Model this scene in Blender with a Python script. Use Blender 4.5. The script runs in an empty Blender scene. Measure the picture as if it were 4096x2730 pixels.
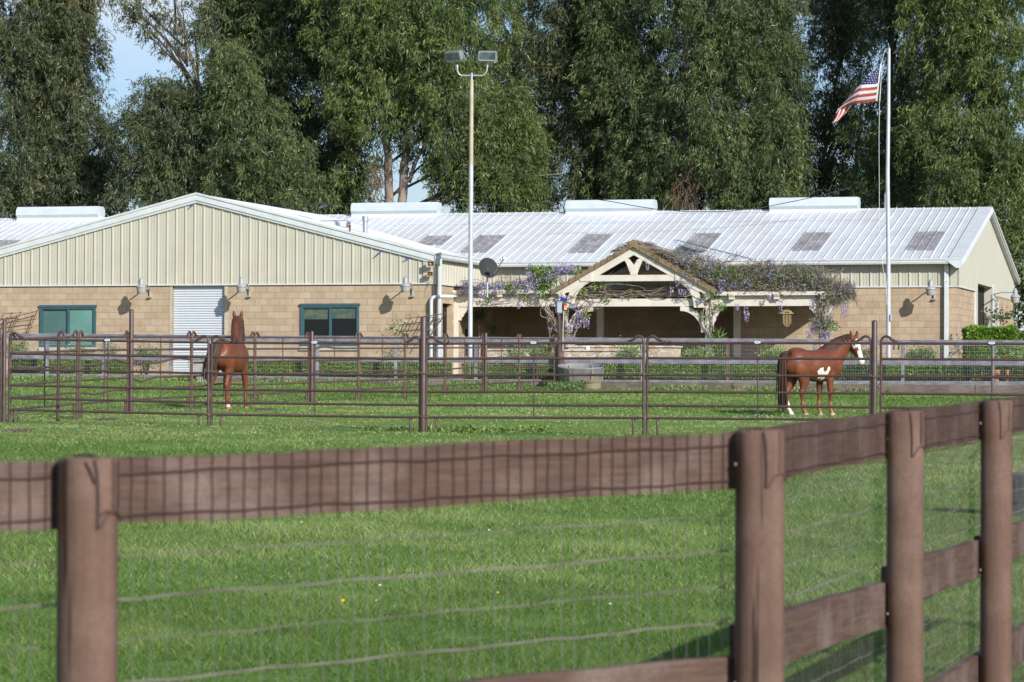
import bpy, math, random
import numpy as np
from mathutils import Vector, Matrix
random.seed(7); rng=np.random.default_rng(11)
PI=math.pi
# ------------------------------------------------------------ camera, world, sun
F=13502.; PITCH=0.01783; ROLL=0.0038; CZ=1.73
scn=bpy.context.scene
cam_d=bpy.data.cameras.new('camera'); cam=bpy.data.objects.new('camera',cam_d)
scn.collection.objects.link(cam); scn.camera=cam
cam_d.sensor_width=36.; cam_d.lens=F/4096*36.; cam_d.clip_end=6000; cam_d.clip_start=.3
cam.matrix_world=Matrix.Translation((0,0,CZ))@(Matrix.Rotation(PI/2+PITCH,4,'X')@Matrix.Rotation(ROLL,4,'Z'))
cam_d.dof.use_dof=True; cam_d.dof.focus_distance=78.; cam_d.dof.aperture_fstop=9.5
TH=0.2652
SUN_AZ=math.radians(48.); SUN_EL=math.radians(26.)
Adir=Vector((math.cos(TH),-math.sin(TH),0)); Bdir=Vector((math.sin(TH),math.cos(TH),0))
sd=(-Bdir*math.cos(SUN_AZ)+Adir*math.sin(SUN_AZ))*math.cos(SUN_EL)+Vector((0,0,math.sin(SUN_EL)))
sun_d=bpy.data.lights.new('sun','SUN'); sun_d.energy=5.0; sun_d.angle=math.radians(.55); sun_d.color=(1.,.962,.90)
sun=bpy.data.objects.new('sun',sun_d); scn.collection.objects.link(sun)
sun.rotation_euler=sd.to_track_quat('Z','Y').to_euler()
world=bpy.data.worlds.new('World'); scn.world=world; world.use_nodes=True
wn=world.node_tree; wn.nodes.clear()
sky=wn.nodes.new('ShaderNodeTexSky'); sky.sky_type='NISHITA'; sky.sun_disc=False
sky.sun_elevation=SUN_EL; sky.sun_rotation=math.atan2(sd.x,sd.y); sky.dust_density=.6; sky.ozone_density=1.4
bg=wn.nodes.new('ShaderNodeBackground'); bg.inputs['Strength'].default_value=.105
wo=wn.nodes.new('ShaderNodeOutputWorld')
tcw=wn.nodes.new('ShaderNodeTexCoord'); mpw=wn.nodes.new('ShaderNodeMapping'); mpw.inputs['Scale'].default_value=(1,1,3.)
cn=wn.nodes.new('ShaderNodeTexNoise'); cn.inputs['Scale'].default_value=5.5; cn.inputs['Detail'].default_value=7; cn.inputs['Roughness'].default_value=.55
cr=wn.nodes.new('ShaderNodeValToRGB'); cr.color_ramp.elements[0].position=.50; cr.color_ramp.elements[1].position=.74
cmx=wn.nodes.new('ShaderNodeMixRGB'); cmx.inputs['Color2'].default_value=(8.2,8.7,9.4,1)
wn.links.new(tcw.outputs['Generated'],mpw.inputs['Vector']); wn.links.new(mpw.outputs[0],cn.inputs['Vector'])
wn.links.new(cn.outputs['Fac'],cr.inputs['Fac']); wn.links.new(cr.outputs['Color'],cmx.inputs['Fac'])
tnt=wn.nodes.new('ShaderNodeMixRGB'); tnt.blend_type='MULTIPLY'; tnt.inputs[0].default_value=1.; tnt.inputs[2].default_value=(.88,.97,1.22,1)
wn.links.new(sky.outputs['Color'],tnt.inputs[1]); wn.links.new(tnt.outputs[0],cmx.inputs['Color1']); wn.links.new(cmx.outputs['Color'],bg.inputs['Color'])
wn.links.new(bg.outputs[0],wo.inputs[0])
scn.view_settings.view_transform='Standard'; scn.view_settings.look='None'; scn.view_settings.exposure=0.0; scn.view_settings.gamma=1
scn.render.engine='CYCLES'
scn.cycles.max_bounces=6; scn.cycles.transparent_max_bounces=8; scn.cycles.use_denoising=True

# ------------------------------------------------------------ geometry helpers
def ray(u,v):
    a=u-2048; b=v-1365
    a2=a*math.cos(ROLL)+b*math.sin(ROLL); b2=-a*math.sin(ROLL)+b*math.cos(ROLL)
    zc=-b2/F
    return Vector((a2/F, math.cos(PITCH)-zc*math.sin(PITCH), math.sin(PITCH)+zc*math.cos(PITCH)))
def P(u,v,Y):
    d=ray(u,v); d=d*(Y/d.y); return Vector((d.x,d.y,d.z+CZ))
def gz(x,y):
    x=max(-60,min(60,x)); return .0214*min(y,112.)-.011*x
def G(u,v):
    d=ray(u,v); t=CZ/(.0214*d.y-.011*d.x-d.z); return Vector((d.x*t,d.y*t,d.z*t+CZ))
C0=Vector((13.778,104.368,0))
def BP(a,b,h): q=C0+Adir*a+Bdir*b; return Vector((q.x,q.y,h))
def Wp(u,v,b=0.):
    d=ray(u,v); t=(b+C0.dot(Bdir))/d.dot(Bdir); q=d*t
    return ((q-C0).dot(Adir), q.z+CZ)
def Wa(u,v,a=0.):
    d=ray(u,v); t=(a+C0.dot(Adir))/d.dot(Adir); q=d*t
    return ((q-C0).dot(Bdir), q.z+CZ)
class MB:
    def __init__(s): s.v=[]; s.f=[]; s.uv=[]; s.m=[]; s.cm=0
    def face(s,idx,uv=None): s.f.append(tuple(idx)); s.uv.append(uv); s.m.append(s.cm)
    def pts(s,ps): n=len(s.v); s.v.extend([tuple(p) for p in ps]); return n
    def quad(s,a,b,c,d,uv=None):
        n=s.pts([a,b,c,d]); s.face((n,n+1,n+2,n+3),uv); return s
    def poly(s,ps,uv=None): n=s.pts(ps); s.face(tuple(range(n,n+len(ps))),uv); return s
    def hexa(s,ps): # 8 pts: bottom 0-3 ccw, top 4-7
        n=s.pts(ps)
        for q in ((3,2,1,0),(4,5,6,7),(0,1,5,4),(1,2,6,5),(2,3,7,6),(3,0,4,7)): s.face([n+i for i in q])
        return s
    def bbox(s,a0,a1,b0,b1,h0,h1):
        return s.hexa([BP(a0,b0,h0),BP(a1,b0,h0),BP(a1,b1,h0),BP(a0,b1,h0),BP(a0,b0,h1),BP(a1,b0,h1),BP(a1,b1,h1),BP(a0,b1,h1)])
    def box(s,c,sx,sy,sz,rot=0.,M=None):
        c=Vector(c); ps=[]
        R=M if M is not None else Matrix.Rotation(rot,3,'Z')
        for z in (-.5,.5):
            for x,y in ((-.5,-.5),(.5,-.5),(.5,.5),(-.5,.5)): ps.append(c+R@Vector((x*sx,y*sy,z*sz)))
        return s.hexa(ps)
    def beam(s,p0,p1,w,h,up=Vector((0,0,1))):
        p0=Vector(p0);p1=Vector(p1); d=(p1-p0).normalized(); sdv=d.cross(up).normalized(); u2=sdv.cross(d)
        ps=[]
        for q in (u2*(-h/2),u2*(h/2)):
            ps+= [p0-sdv*w/2+q,p0+sdv*w/2+q,p1+sdv*w/2+q,p1-sdv*w/2+q]
        return s.hexa(ps)
    def tube(s,path,r,n=8,cap=True):
        path=[Vector(p) for p in path]; k=len(path)
        if not hasattr(r,'__len__'): r=[r]*k
        base=len(s.v); ref=None
        for i,p in enumerate(path):
            d=(path[min(i+1,k-1)]-path[max(i-1,0)])
            d=d.normalized() if d.length>1e-9 else Vector((0,0,1))
            if ref is None: ref=Vector((1,0,0)) if abs(d.x)<.8 else Vector((0,1,0))
            x=(ref-d*ref.dot(d)).normalized(); ref=x; y=d.cross(x)
            for j in range(n):
                t=2*PI*j/n; s.v.append(tuple(p+x*(r[i]*math.cos(t))+y*(r[i]*math.sin(t))))
        for i in range(k-1):
            for j in range(n):
                a=base+i*n+j; b=base+i*n+(j+1)%n; s.face((a,b,b+n,a+n))
        if cap:
            s.face(tuple(base+j for j in range(n-1,-1,-1))); s.face(tuple(base+(k-1)*n+j for j in range(n)))
        return s
    def lathe(s,prof,c,axis=Vector((0,0,1)),n=20,sy=1.): # prof list of (r,h)
        c=Vector(c); ax=Vector(axis).normalized(); x=Vector((1,0,0)) if abs(ax.x)<.8 else Vector((0,1,0))
        x=(x-ax*x.dot(ax)).normalized(); y=ax.cross(x); base=len(s.v)
        for r,h in prof:
            for j in range(n):
                t=2*PI*j/n; s.v.append(tuple(c+ax*h+x*(r*math.cos(t))+y*(r*sy*math.sin(t))))
        for i in range(len(prof)-1):
            for j in range(n):
                a=base+i*n+j; b=base+i*n+(j+1)%n; s.face((a,b,b+n,a+n))
        if prof[0][0]>1e-4: s.face(tuple(base+j for j in range(n-1,-1,-1)))
        if prof[-1][0]>1e-4: s.face(tuple(base+(len(prof)-1)*n+j for j in range(n)))
        return s
    def bprism(s,pts,b0,b1): # polygon in (a,h), extruded along b
        n=len(pts); base=s.pts([BP(a,b0,h) for a,h in pts]+[BP(a,b1,h) for a,h in pts])
        s.face(tuple(range(base,base+n))); s.face(tuple(base+n+i for i in range(n-1,-1,-1)))
        for i in range(n):
            j=(i+1)%n; s.face((base+j,base+i,base+n+i,base+n+j))
        return s
def link(o,parent=None,origin=None):
    scn.collection.objects.link(o)
    if parent is not None: o.parent=parent
    return o
def root_loc(o):
    l=Vector(o.location)
    while o.parent is not None: o=o.parent; l=l+o.location
    return l
def smooth_mesh(me,ang=40):
    me.polygons.foreach_set('use_smooth',[True]*len(me.polygons))
    try: me.set_sharp_from_angle(angle=math.radians(ang))
    except Exception: pass
def build(mb,name,mat,parent=None,loc=None,smooth=None,bevel=0):
    me=bpy.data.meshes.new(name)
    L=Vector(loc) if loc is not None else (Vector((0,0,0)))
    off=L+(root_loc(parent) if parent is not None else Vector((0,0,0)))
    me.from_pydata([(x-off.x,y-off.y,z-off.z) for x,y,z in mb.v],[],mb.f)
    if any(u is not None for u in mb.uv):
        ul=me.uv_layers.new(name='UVMap')
        for p,u in zip(me.polygons,mb.uv):
            if u is not None:
                for li,c in zip(p.loop_indices,u): ul.data[li].uv=c
    mats=mat if isinstance(mat,(list,tuple)) else [mat]
    for m in mats: me.materials.append(m)
    if len(mats)>1: me.polygons.foreach_set('material_index',mb.m)
    if smooth: smooth_mesh(me,smooth)
    me.update()
    o=bpy.data.objects.new(name,me); o.location=L
    link(o,parent)
    if bevel:
        bv=o.modifiers.new('bevel','BEVEL'); bv.width=bevel; bv.segments=2; bv.limit_method='ANGLE'
    return o
def tag(o,label=None,cat=None,group=None,kind=None):
    if label: o['label']=label
    if cat: o['category']=cat
    if group: o['group']=group
    if kind: o['kind']=kind
    return o
def thing(name,loc,label,cat,group=None):
    o=bpy.data.objects.new(name,None); o.location=Vector(loc); o.empty_display_size=.3; scn.collection.objects.link(o)
    return tag(o,label,cat,group)
def single(mb,name,mat,label,cat,group=None,loc=None,smooth=None,kind=None,bevel=0):
    if loc is None:
        a=np.array(mb.v); loc=(a[:,0].mean(),a[:,1].mean(),a[:,2].min())
    return tag(build(mb,name,mat,None,loc,smooth,bevel),label,cat,group,kind)
def fast_mesh(name,co,nper,mat,attr=None,parent=None,loc=(0,0,0),cols=None):
    """co (N*nper,3) array, faces of nper consecutive verts"""
    me=bpy.data.meshes.new(name); n=len(co); off=Vector(loc)+(root_loc(parent) if parent is not None else Vector((0,0,0)))
    co=np.asarray(co,dtype=np.float32)-np.array(off,dtype=np.float32)
    me.vertices.add(n); me.vertices.foreach_set('co',co.ravel())
    me.loops.add(n); me.loops.foreach_set('vertex_index',np.arange(n,dtype=np.int32))
    nf=n//nper; me.polygons.add(nf)
    me.polygons.foreach_set('loop_start',np.arange(0,n,nper,dtype=np.int32))
    try: me.polygons.foreach_set('loop_total',np.full(nf,nper,dtype=np.int32))
    except Exception: pass
    if attr is not None:
        at=me.attributes.new('tint','FLOAT','POINT'); at.data.foreach_set('value',np.repeat(np.asarray(attr,dtype=np.float32),nper))
    me.materials.append(mat); me.update(calc_edges=True)
    o=bpy.data.objects.new(name,me); o.location=loc; link(o,parent); return o

# ------------------------------------------------------------ materials
def srgb(r,g,b):
    f=lambda c:(c/255/12.92 if c/255<=.04045 else ((c/255+.055)/1.055)**2.4)
    return (f(r),f(g),f(b),1)
class NT:
    def __init__(s,name):
        s.m=bpy.data.materials.new(name); s.m.use_nodes=True; s.n=s.m.node_tree; s.b=s.n.nodes['Principled BSDF']
    def node(s,t,**k):
        n=s.n.nodes.new(t)
        for a,b in k.items():
            if a in n.inputs: n.inputs[a].default_value=b
            else: setattr(n,a,b)
        return n
    def ln(s,a,b): s.n.links.new(a,b)
def mixc(nt,fac,c1,c2,mode='MIX'):
    m=nt.node('ShaderNodeMixRGB'); m.blend_type=mode
    for i,x in ((0,fac),(1,c1),(2,c2)):
        if hasattr(x,'is_output'): nt.ln(x,m.inputs[i])
        else: m.inputs[i].default_value=x
    return m.outputs[0]
def ramp(nt,src,stops):
    r=nt.node('ShaderNodeValToRGB'); e=r.color_ramp.elements
    while len(e)<len(stops): e.new(.5)
    for q,(p,c) in zip(e,stops): q.position=p; q.color=c if len(c)==4 else (*c,1)
    nt.ln(src,r.inputs[0]); return r.outputs[0]
def noise(nt,scale,detail=4,vec=None,rough=.55,mscale=None):
    t=nt.node('ShaderNodeTexNoise'); t.inputs['Scale'].default_value=scale; t.inputs['Detail'].default_value=detail; t.inputs['Roughness'].default_value=rough
    if vec is None:
        tc=nt.node('ShaderNodeTexCoord'); vec=tc.outputs['Object']
    if mscale is not None:
        mp=nt.node('ShaderNodeMapping'); mp.inputs['Scale'].default_value=mscale; nt.ln(vec,mp.inputs['Vector']); vec=mp.outputs[0]
    nt.ln(vec,t.inputs['Vector']); return t.outputs['Fac']
def bump(nt,h,strength=.3,dist=.01):
    b=nt.node('ShaderNodeBump'); b.inputs['Strength'].default_value=strength; b.inputs['Distance'].default_value=dist
    nt.ln(h,b.inputs['Height']); nt.ln(b.outputs[0],nt.b.inputs['Normal'])
def mat(name,c,rough=.6,metal=0,c2=None,scale=6,mscale=None,bmp=0,c3=None,s3=1.5,lo=.4,hi=.65,detail=5):
    nt=NT(name); nt.b.inputs['Roughness'].default_value=rough; nt.b.inputs['Metallic'].default_value=metal
    c=(*c,1) if len(c)==3 else c
    if c2 is None: nt.b.inputs['Base Color'].default_value=c; return nt.m
    c2=(*c2,1) if len(c2)==3 else c2
    nf=noise(nt,scale,detail,mscale=mscale)
    col=mixc(nt,ramp(nt,nf,[(lo,(0,0,0)),(hi,(1,1,1))]),c,c2)
    if c3 is not None:
        n3=noise(nt,s3,4); col=mixc(nt,ramp(nt,n3,[(.45,(0,0,0)),(.7,(1,1,1))]),col,(*c3,1) if len(c3)==3 else c3)
    nt.ln(col,nt.b.inputs['Base Color'])
    if bmp: bump(nt,nf,.5,bmp)
    return nt.m
M={}
M['roof']=mat('white_roof_paint',(.67,.705,.735),.42,0,(.60,.635,.66),1.6,(1,1,1),c3=(.60,.605,.60),s3=.6)
M['trim']=mat('white_trim',(.66,.70,.71),.5,0,(.60,.63,.63),3)
M['siding']=mat('cream_siding',(.545,.52,.425),.5,0,(.50,.48,.39),1.3,c3=(.52,.50,.42),s3=.5)
M['endsiding']=M['siding']
M['skylight']=mat('weathered_fibreglass',(.27,.265,.275),.6,0,(.42,.415,.41),4,(3,.6,1),c3=(.21,.20,.21),s3=2.5)
M['vent']=mat('vent_white',(.60,.66,.69),.45,0,(.55,.60,.62),2)
M['galv']=mat('galvanised_steel',(.52,.54,.56),.42,.55,(.42,.44,.47),8)
M['polepaint']=mat('silver_pole_paint',(.60,.62,.66),.42,.2,(.52,.54,.58),4)
M['poletan']=mat('tan_weathered_pole',(.44,.38,.28),.6,.1,(.52,.47,.38),3)
M['teal']=mat('teal_frame',(.045,.105,.125),.45,0,(.055,.125,.145),4)
M['glassdark']=mat('dark_glass',(.006,.008,.010),.12)
M['glassteal']=mat('blind_behind_glass',(.12,.27,.23),.35,0,(.16,.33,.28),1.2)
M['glassteal2']=mat('screened_blind',(.07,.15,.14),.6,0,(.09,.18,.165),1.2)
M['valance']=mat('valance_blind',(.05,.105,.10),.5,0,(.16,.15,.07),9)
M['dark']=mat('dark_interior',(.012,.011,.010),.9)
M['rolldoor']=mat('roll_door_paint',(.62,.66,.70),.42)
M['jamb']=mat('cream_jamb',(.56,.50,.38),.6,0,(.47,.40,.28),3)
M['pergola']=mat('cream_painted_timber',(.74,.69,.60),.65,0,(.65,.59,.50),3,(1,1,1),c3=(.70,.65,.56),s3=7)
M['pergolashade']=M['pergola']
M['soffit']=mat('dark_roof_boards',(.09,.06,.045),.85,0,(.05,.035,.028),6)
M['tileA']=mat('clay_tile',(.28,.175,.11),.85,0,(.20,.165,.085),9,c3=(.13,.125,.065),s3=4)
M['rail']=mat('stained_fence_timber',(.135,.075,.060),.78,0,(.075,.040,.034),7,(1,1,9),bmp=.004,c3=(.20,.135,.125),s3=6,lo=.35,hi=.7)
def woodmat(name,base,dark,light,mv,crack=1.):
    nt=NT(name); tc=nt.node('ShaderNodeTexCoord'); ob=tc.outputs['Object']
    n1=noise(nt,11,6,ob,.65,mscale=mv); n2=noise(nt,3.2,4,ob); n3=noise(nt,26,3,ob,.5,mscale=tuple(m*(.5 if m<1 else 1) for m in mv)); n4=noise(nt,60,4,ob,.7)
    c=mixc(nt,ramp(nt,n1,[(.32,(0,0,0)),(.68,(1,1,1))]),base,dark); c=mixc(nt,ramp(nt,n2,[(.48,(0,0,0)),(.72,(.8,.8,.8))]),c,light)
    c=mixc(nt,ramp(nt,n3,[(.315,(crack,crack,crack)),(.335,(0,0,0))]),c,(.045,.028,.024,1)); c=mixc(nt,ramp(nt,n4,[(.35,(.35,.35,.35)),(.6,(0,0,0))]),c,dark)
    nt.ln(c,nt.b.inputs['Base Color']); nt.b.inputs['Roughness'].default_value=.85; nt.b.inputs['Specular IOR Level'].default_value=.2; bump(nt,n1,.8,.006); return nt.m
M['post']=woodmat('stained_round_post',(.185,.110,.082,1),(.095,.058,.047,1),(.24,.155,.125,1),(1,1,.06))
M['wirebrown']=mat('painted_wire',(.075,.038,.034),.6)
M['wiregrey']=mat('weathered_wire',(.30,.26,.24),.5,.2,(.17,.13,.12),8)
M['wirelight']=mat('galvanised_wire',(.55,.55,.54),.5,.1)
M['greyrail']=mat('weathered_grey_board',(.185,.175,.215),.8,0,(.10,.095,.12),5,(1,1,9),c3=(.26,.25,.29),s3=3)
M['sleeper']=mat('weathered_sleeper',(.15,.115,.10),.85,0,(.09,.065,.055),4,(1,1,8),c3=(.2,.16,.14),s3=1.2)
M['pipe']=mat('brown_pipe_paint',(.088,.052,.046),.42,0,(.065,.037,.033),7,c3=(.11,.07,.066),s3=14)
M['pipeworn']=mat('worn_pipe_paint',(.115,.08,.082),.42,0,(.08,.048,.042),6,c3=(.15,.065,.03),s3=5)
M['chain']=mat('chain_steel',(.42,.37,.27),.4,.6,(.28,.2,.12),20)
M['plate']=mat('enamel_plate',(.78,.82,.86),.35)
M['blueink']=mat('blue_print',(.16,.24,.52),.5)
M['navy']=mat('navy_rim',(.015,.018,.06),.4)
M['black']=mat('black_rubber',(.012,.012,.013),.6)
M['grey']=mat('grey_housing',(.30,.31,.34),.5,.1,(.21,.22,.245),9)
M['lampglass']=mat('floodlight_glass',(.05,.075,.08),.10,0,(.13,.17,.16),3)
M['lampshade']=mat('aged_lamp_refractor',(.42,.40,.37),.5,0,(.36,.34,.30),6)
M['lamphead']=mat('lamp_cast_metal',(.36,.37,.39),.55,.15)
M['dish']=mat('charcoal_dish',(.022,.024,.028),.75)
M['horn']=mat('beige_horn_speaker',(.46,.40,.30),.5)
M['hornyellow']=mat('yellowed_horn_speaker',(.50,.33,.10),.5)
M['tank']=mat('grey_tank_plastic',(.24,.24,.245),.6,0,(.17,.17,.175),5,c3=(.27,.23,.17),s3=2)
M['black2']=mat('dark_trough_rubber',(.05,.055,.07),.6,0,(.035,.038,.05),5)
M['tanklow']=mat('dusty_tank_base',(.24,.195,.13),.75,0,(.30,.25,.17),4)
M['stone']=None
M['rust']=mat('rust',(.18,.055,.02),.8)
M['terracotta']=mat('terracotta',(.45,.17,.075),.75,0,(.38,.15,.08),6)
M['concrete']=mat('grey_concrete',(.34,.34,.33),.85,0,(.26,.27,.27),5)
M['red']=mat('red_plastic',(.32,.012,.015),.4)
M['yellow']=mat('yellow_label',(.75,.48,.08),.5)
M['solar']=mat('solar_cells',(.02,.05,.28),.2)
M['energizer']=mat('grey_blue_case',(.30,.36,.42),.4)
M['cable']=mat('black_cable',(.02,.022,.025),.5)
M['bamboo']=mat('pale_bamboo',(.50,.38,.20),.6,0,(.40,.28,.13),8)
M['trellis']=mat('weathered_trellis',(.20,.13,.085),.8,0,(.13,.085,.06),6)
M['vine']=mat('vine_bark',(.27,.22,.18),.85,0,(.14,.11,.09),9,c3=(.40,.34,.28),s3=7)
M['bark']=mat('pale_gum_bark',(.23,.20,.17),.85,0,(.12,.09,.075),2.2,(1,1,.25),c3=(.34,.27,.21),s3=1.2,bmp=.02)
M['barkdark']=mat('dark_bark',(.08,.055,.042),.9,0,(.05,.034,.026),3,(1,1,.3))
M['deadtwig']=mat('dead_bark_strips',(.20,.115,.075),.85,0,(.12,.07,.05),5)
def leafmat(name,c0,c1,c2,trans=.16,rough=.45,spec=.4):
    nt=NT(name); at=nt.node('ShaderNodeAttribute'); at.attribute_name='tint'
    col=ramp(nt,at.outputs['Fac'],[(0.,c0),(.55,c1),(1.,c2)])
    nt.ln(col,nt.b.inputs['Base Color']); nt.b.inputs['Roughness'].default_value=rough
    nt.b.inputs['Specular IOR Level'].default_value=spec
    tr=nt.node('ShaderNodeBsdfTranslucent'); nt.ln(mixc(nt,1.,col,(1.25,1.3,.7,1),'MULTIPLY'),tr.inputs['Color'])
    mx=nt.node('ShaderNodeMixShader'); mx.inputs[0].default_value=trans
    out=[n for n in nt.n.nodes if n.type=='OUTPUT_MATERIAL'][0]
    nt.ln(nt.b.outputs[0],mx.inputs[1]); nt.ln(tr.outputs[0],mx.inputs[2]); nt.ln(mx.outputs[0],out.inputs[0])
    return nt.m
M['gum']=leafmat('gum_leaves',(.036,.062,.029),(.100,.142,.050),(.28,.30,.10))
M['gumbrown']=leafmat('brownish_gum_leaves',(.042,.060,.034),(.104,.130,.056),(.27,.23,.11))
M['gumlight']=leafmat('light_gum_leaves',(.042,.073,.027),(.118,.168,.048),(.30,.34,.095))
M['hedge']=leafmat('hedge_leaves',(.10,.19,.03),(.22,.36,.05),(.40,.54,.09))
M['shrub']=leafmat('shrub_leaves',(.06,.11,.035),(.12,.20,.05),(.24,.33,.10))
M['wleaf']=leafmat('wisteria_leaves',(.08,.14,.035),(.17,.28,.06),(.34,.44,.14))
M['wgrey']=leafmat('wisteria_dry_leaves',(.14,.13,.09),(.22,.21,.15),(.30,.31,.20))
M['wflower']=leafmat('wisteria_petals',(.26,.21,.50),(.46,.40,.70),(.78,.72,.88),.3)
M['grassblade']=None
# block wall
M['rail']=woodmat('stained_fence_timber',(.155,.096,.075,1),(.080,.050,.042,1),(.25,.185,.165,1),(.35,.35,6),.7)
def blockmat():
    nt=NT('tan_concrete_block'); uv=nt.node('ShaderNodeUVMap')
    br=nt.node('ShaderNodeTexBrick'); br.offset=.5; br.inputs['Scale'].default_value=1.
    br.inputs['Brick Width'].default_value=.4064; br.inputs['Row Height'].default_value=.2032; br.inputs['Mortar Size'].default_value=.0075
    br.inputs['Mortar Smooth'].default_value=.25; br.inputs['Bias'].default_value=0.
    br.inputs['Color1'].default_value=(.55,.435,.305,1); br.inputs['Color2'].default_value=(.45,.345,.235,1); br.inputs['Mortar'].default_value=(.31,.24,.17,1)
    nt.ln(uv.outputs[0],br.inputs['Vector'])
    n1=noise(nt,2.6,5,uv.outputs[0]); n2=noise(nt,38,3,uv.outputs[0])
    c=mixc(nt,ramp(nt,n1,[(.42,(0,0,0)),(.72,(.55,.55,.55))]),br.outputs['Color'],(.38,.26,.145,1))
    c=mixc(nt,ramp(nt,n2,[(.3,(.12,.12,.12)),(.8,(0,0,0))]),c,(.2,.13,.07,1))
    nt.ln(c,nt.b.inputs['Base Color']); nt.b.inputs['Roughness'].default_value=.85
    inv=nt.node('ShaderNodeMath',operation='SUBTRACT'); inv.inputs[0].default_value=1.; nt.ln(br.outputs['Fac'],inv.inputs[1])
    bump(nt,inv.outputs[0],.6,.008); return nt.m
M['block']=blockmat()
def stonemat():
    nt=NT('flagstone'); tc=nt.node('ShaderNodeTexCoord'); v=nt.node('ShaderNodeTexVoronoi'); v.inputs['Scale'].default_value=4.2
    mp=nt.node('ShaderNodeMapping'); mp.inputs['Scale'].default_value=(1,1,1.7); nt.ln(tc.outputs['Object'],mp.inputs[0]); nt.ln(mp.outputs[0],v.inputs['Vector'])
    v2=nt.node('ShaderNodeTexVoronoi'); v2.feature='DISTANCE_TO_EDGE'; v2.inputs['Scale'].default_value=4.2; nt.ln(mp.outputs[0],v2.inputs['Vector'])
    sp=nt.node('ShaderNodeSeparateColor'); nt.ln(v.outputs['Color'],sp.inputs[0])
    c=ramp(nt,sp.outputs[0],[(0,(.52,.40,.27)),(.35,(.64,.55,.42)),(.7,(.68,.61,.50)),(1,(.52,.36,.25))])
    e=ramp(nt,v2.outputs['Distance'],[(.015,(0,0,0)),(.05,(1,1,1))])
    nt.ln(mixc(nt,e,(.33,.29,.24,1),c),nt.b.inputs['Base Color']); nt.b.inputs['Roughness'].default_value=.8; bump(nt,e,.5,.01); return nt.m
M['stone']=stonemat()
def groundmat():
    nt=NT('pasture_soil_and_grass'); geo=nt.node('ShaderNodeNewGeometry'); pos=geo.outputs['Position']
    a=noise(nt,.35,5,pos); b=noise(nt,9.,5,pos,.7); c=noise(nt,.12,3,pos,mscale=(1,2.2,1))
    g=mixc(nt,ramp(nt,b,[(.3,(0,0,0)),(.7,(1,1,1))]),(.09,.165,.04,1),(.21,.325,.075,1))
    g=mixc(nt,ramp(nt,a,[(.5,(0,0,0)),(.68,(.6,.6,.6))]),g,(.23,.25,.095,1))
    g=mixc(nt,ramp(nt,c,[(.56,(0,0,0)),(.7,(.55,.55,.55))]),g,(.22,.23,.09,1))
    nt.ln(g,nt.b.inputs['Base Color']); nt.b.inputs['Roughness'].default_value=.9; nt.b.inputs['Specular IOR Level'].default_value=.1
    bump(nt,b,.8,.05); return nt.m
M['ground']=groundmat()
M['grassblade']=leafmat('grass_blades',(.085,.165,.034),(.190,.305,.072),(.50,.52,.25),.35,.5,.25)
M['soil']=mat('bare_soil',(.12,.085,.055),.95,0,(.07,.05,.035),6)
M['patio']=mat('bed_soil',(.16,.12,.085),.95,0,(.10,.08,.06),4)
# ------------------------------------------------------------ ground
def grid_sheet(xs,ys,zf,name,mat_):
    X,Y=np.meshgrid(xs,ys); Z=zf(X,Y); co=np.stack([X,Y,Z],-1).reshape(-1,3)
    nx=len(xs); ny=len(ys); i=np.arange(nx-1)[None,:]+nx*np.arange(ny-1)[:,None]
    q=np.stack([i,i+1,i+1+nx,i+nx],-1).reshape(-1,4)
    me=bpy.data.meshes.new(name); me.vertices.add(len(co)); me.vertices.foreach_set('co',co.astype(np.float32).ravel())
    me.loops.add(q.size); me.loops.foreach_set('vertex_index',q.ravel().astype(np.int32))
    me.polygons.add(len(q)); me.polygons.foreach_set('loop_start',np.arange(0,q.size,4,dtype=np.int32))
    try: me.polygons.foreach_set('loop_total',np.full(len(q),4,dtype=np.int32))
    except Exception: pass
    me.polygons.foreach_set('use_smooth',np.ones(len(q),dtype=bool))
    me.materials.append(mat_); me.update(calc_edges=True)
    o=bpy.data.objects.new(name,me); scn.collection.objects.link(o); return o
def gznp(X,Y):
    z=.0214*np.minimum(Y,112.)-.011*np.clip(X,-60,60)
    w=np.exp(-((X/30.)**2))*np.clip((Y-12)/6,0,1)*np.clip((101-Y)/4,0,1)
    n=.012*np.sin(X*2.3+Y*.9)+.014*np.sin(X*.9-Y*1.7+1)+.010*np.sin(X*4.1+Y*3.3)
    return z+n*w
xs=np.concatenate([[-1500,-600,-250,-120,-60,-40],np.arange(-30,30.1,.5),[40,60,120,250,600,1500]])
ys=np.concatenate([[-60,-20,0,5],np.arange(8,104,.4),[106,112,125,160,220,400,800,1600]])
tag(grid_sheet(xs,ys,gznp,'ground',M['ground']),kind='structure')
# raised garden bed / yard behind the back fence
def fline(t): # back fence line in plan, t = image u at fence
    pass
FU=[-200,4300]
def fenceY(u): return 102.5+(u)*(98.5-102.5)/3900.
def fence_pt(u,v): return P(u,v,fenceY(u))
def sleep_top(u): return 1503.6+(u)*(1541-1503.6)/3900.
ter=MB()
usl=[-1400,-200,800,1800,2800,3800,4300,5600]
fr=[fence_pt(u,sleep_top(u)) for u in usl]
for i in range(len(usl)-1):
    p,q=fr[i],fr[i+1]; p2=Vector((p.x-1.5,p.y+6,2.50)); q2=Vector((q.x+.2,q.y+6,2.50))
    if i==0: p2.x-=10
    ter.quad(p+Vector((0,.06,-.01)),q+Vector((0,.06,-.01)),q2,p2)
    ter.quad(p2,q2,Vector((q2.x*1.5,260,2.48)),Vector((p2.x*1.5,260,2.48)))
tag(build(ter,'yard',M['patio']),kind='structure')

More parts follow.
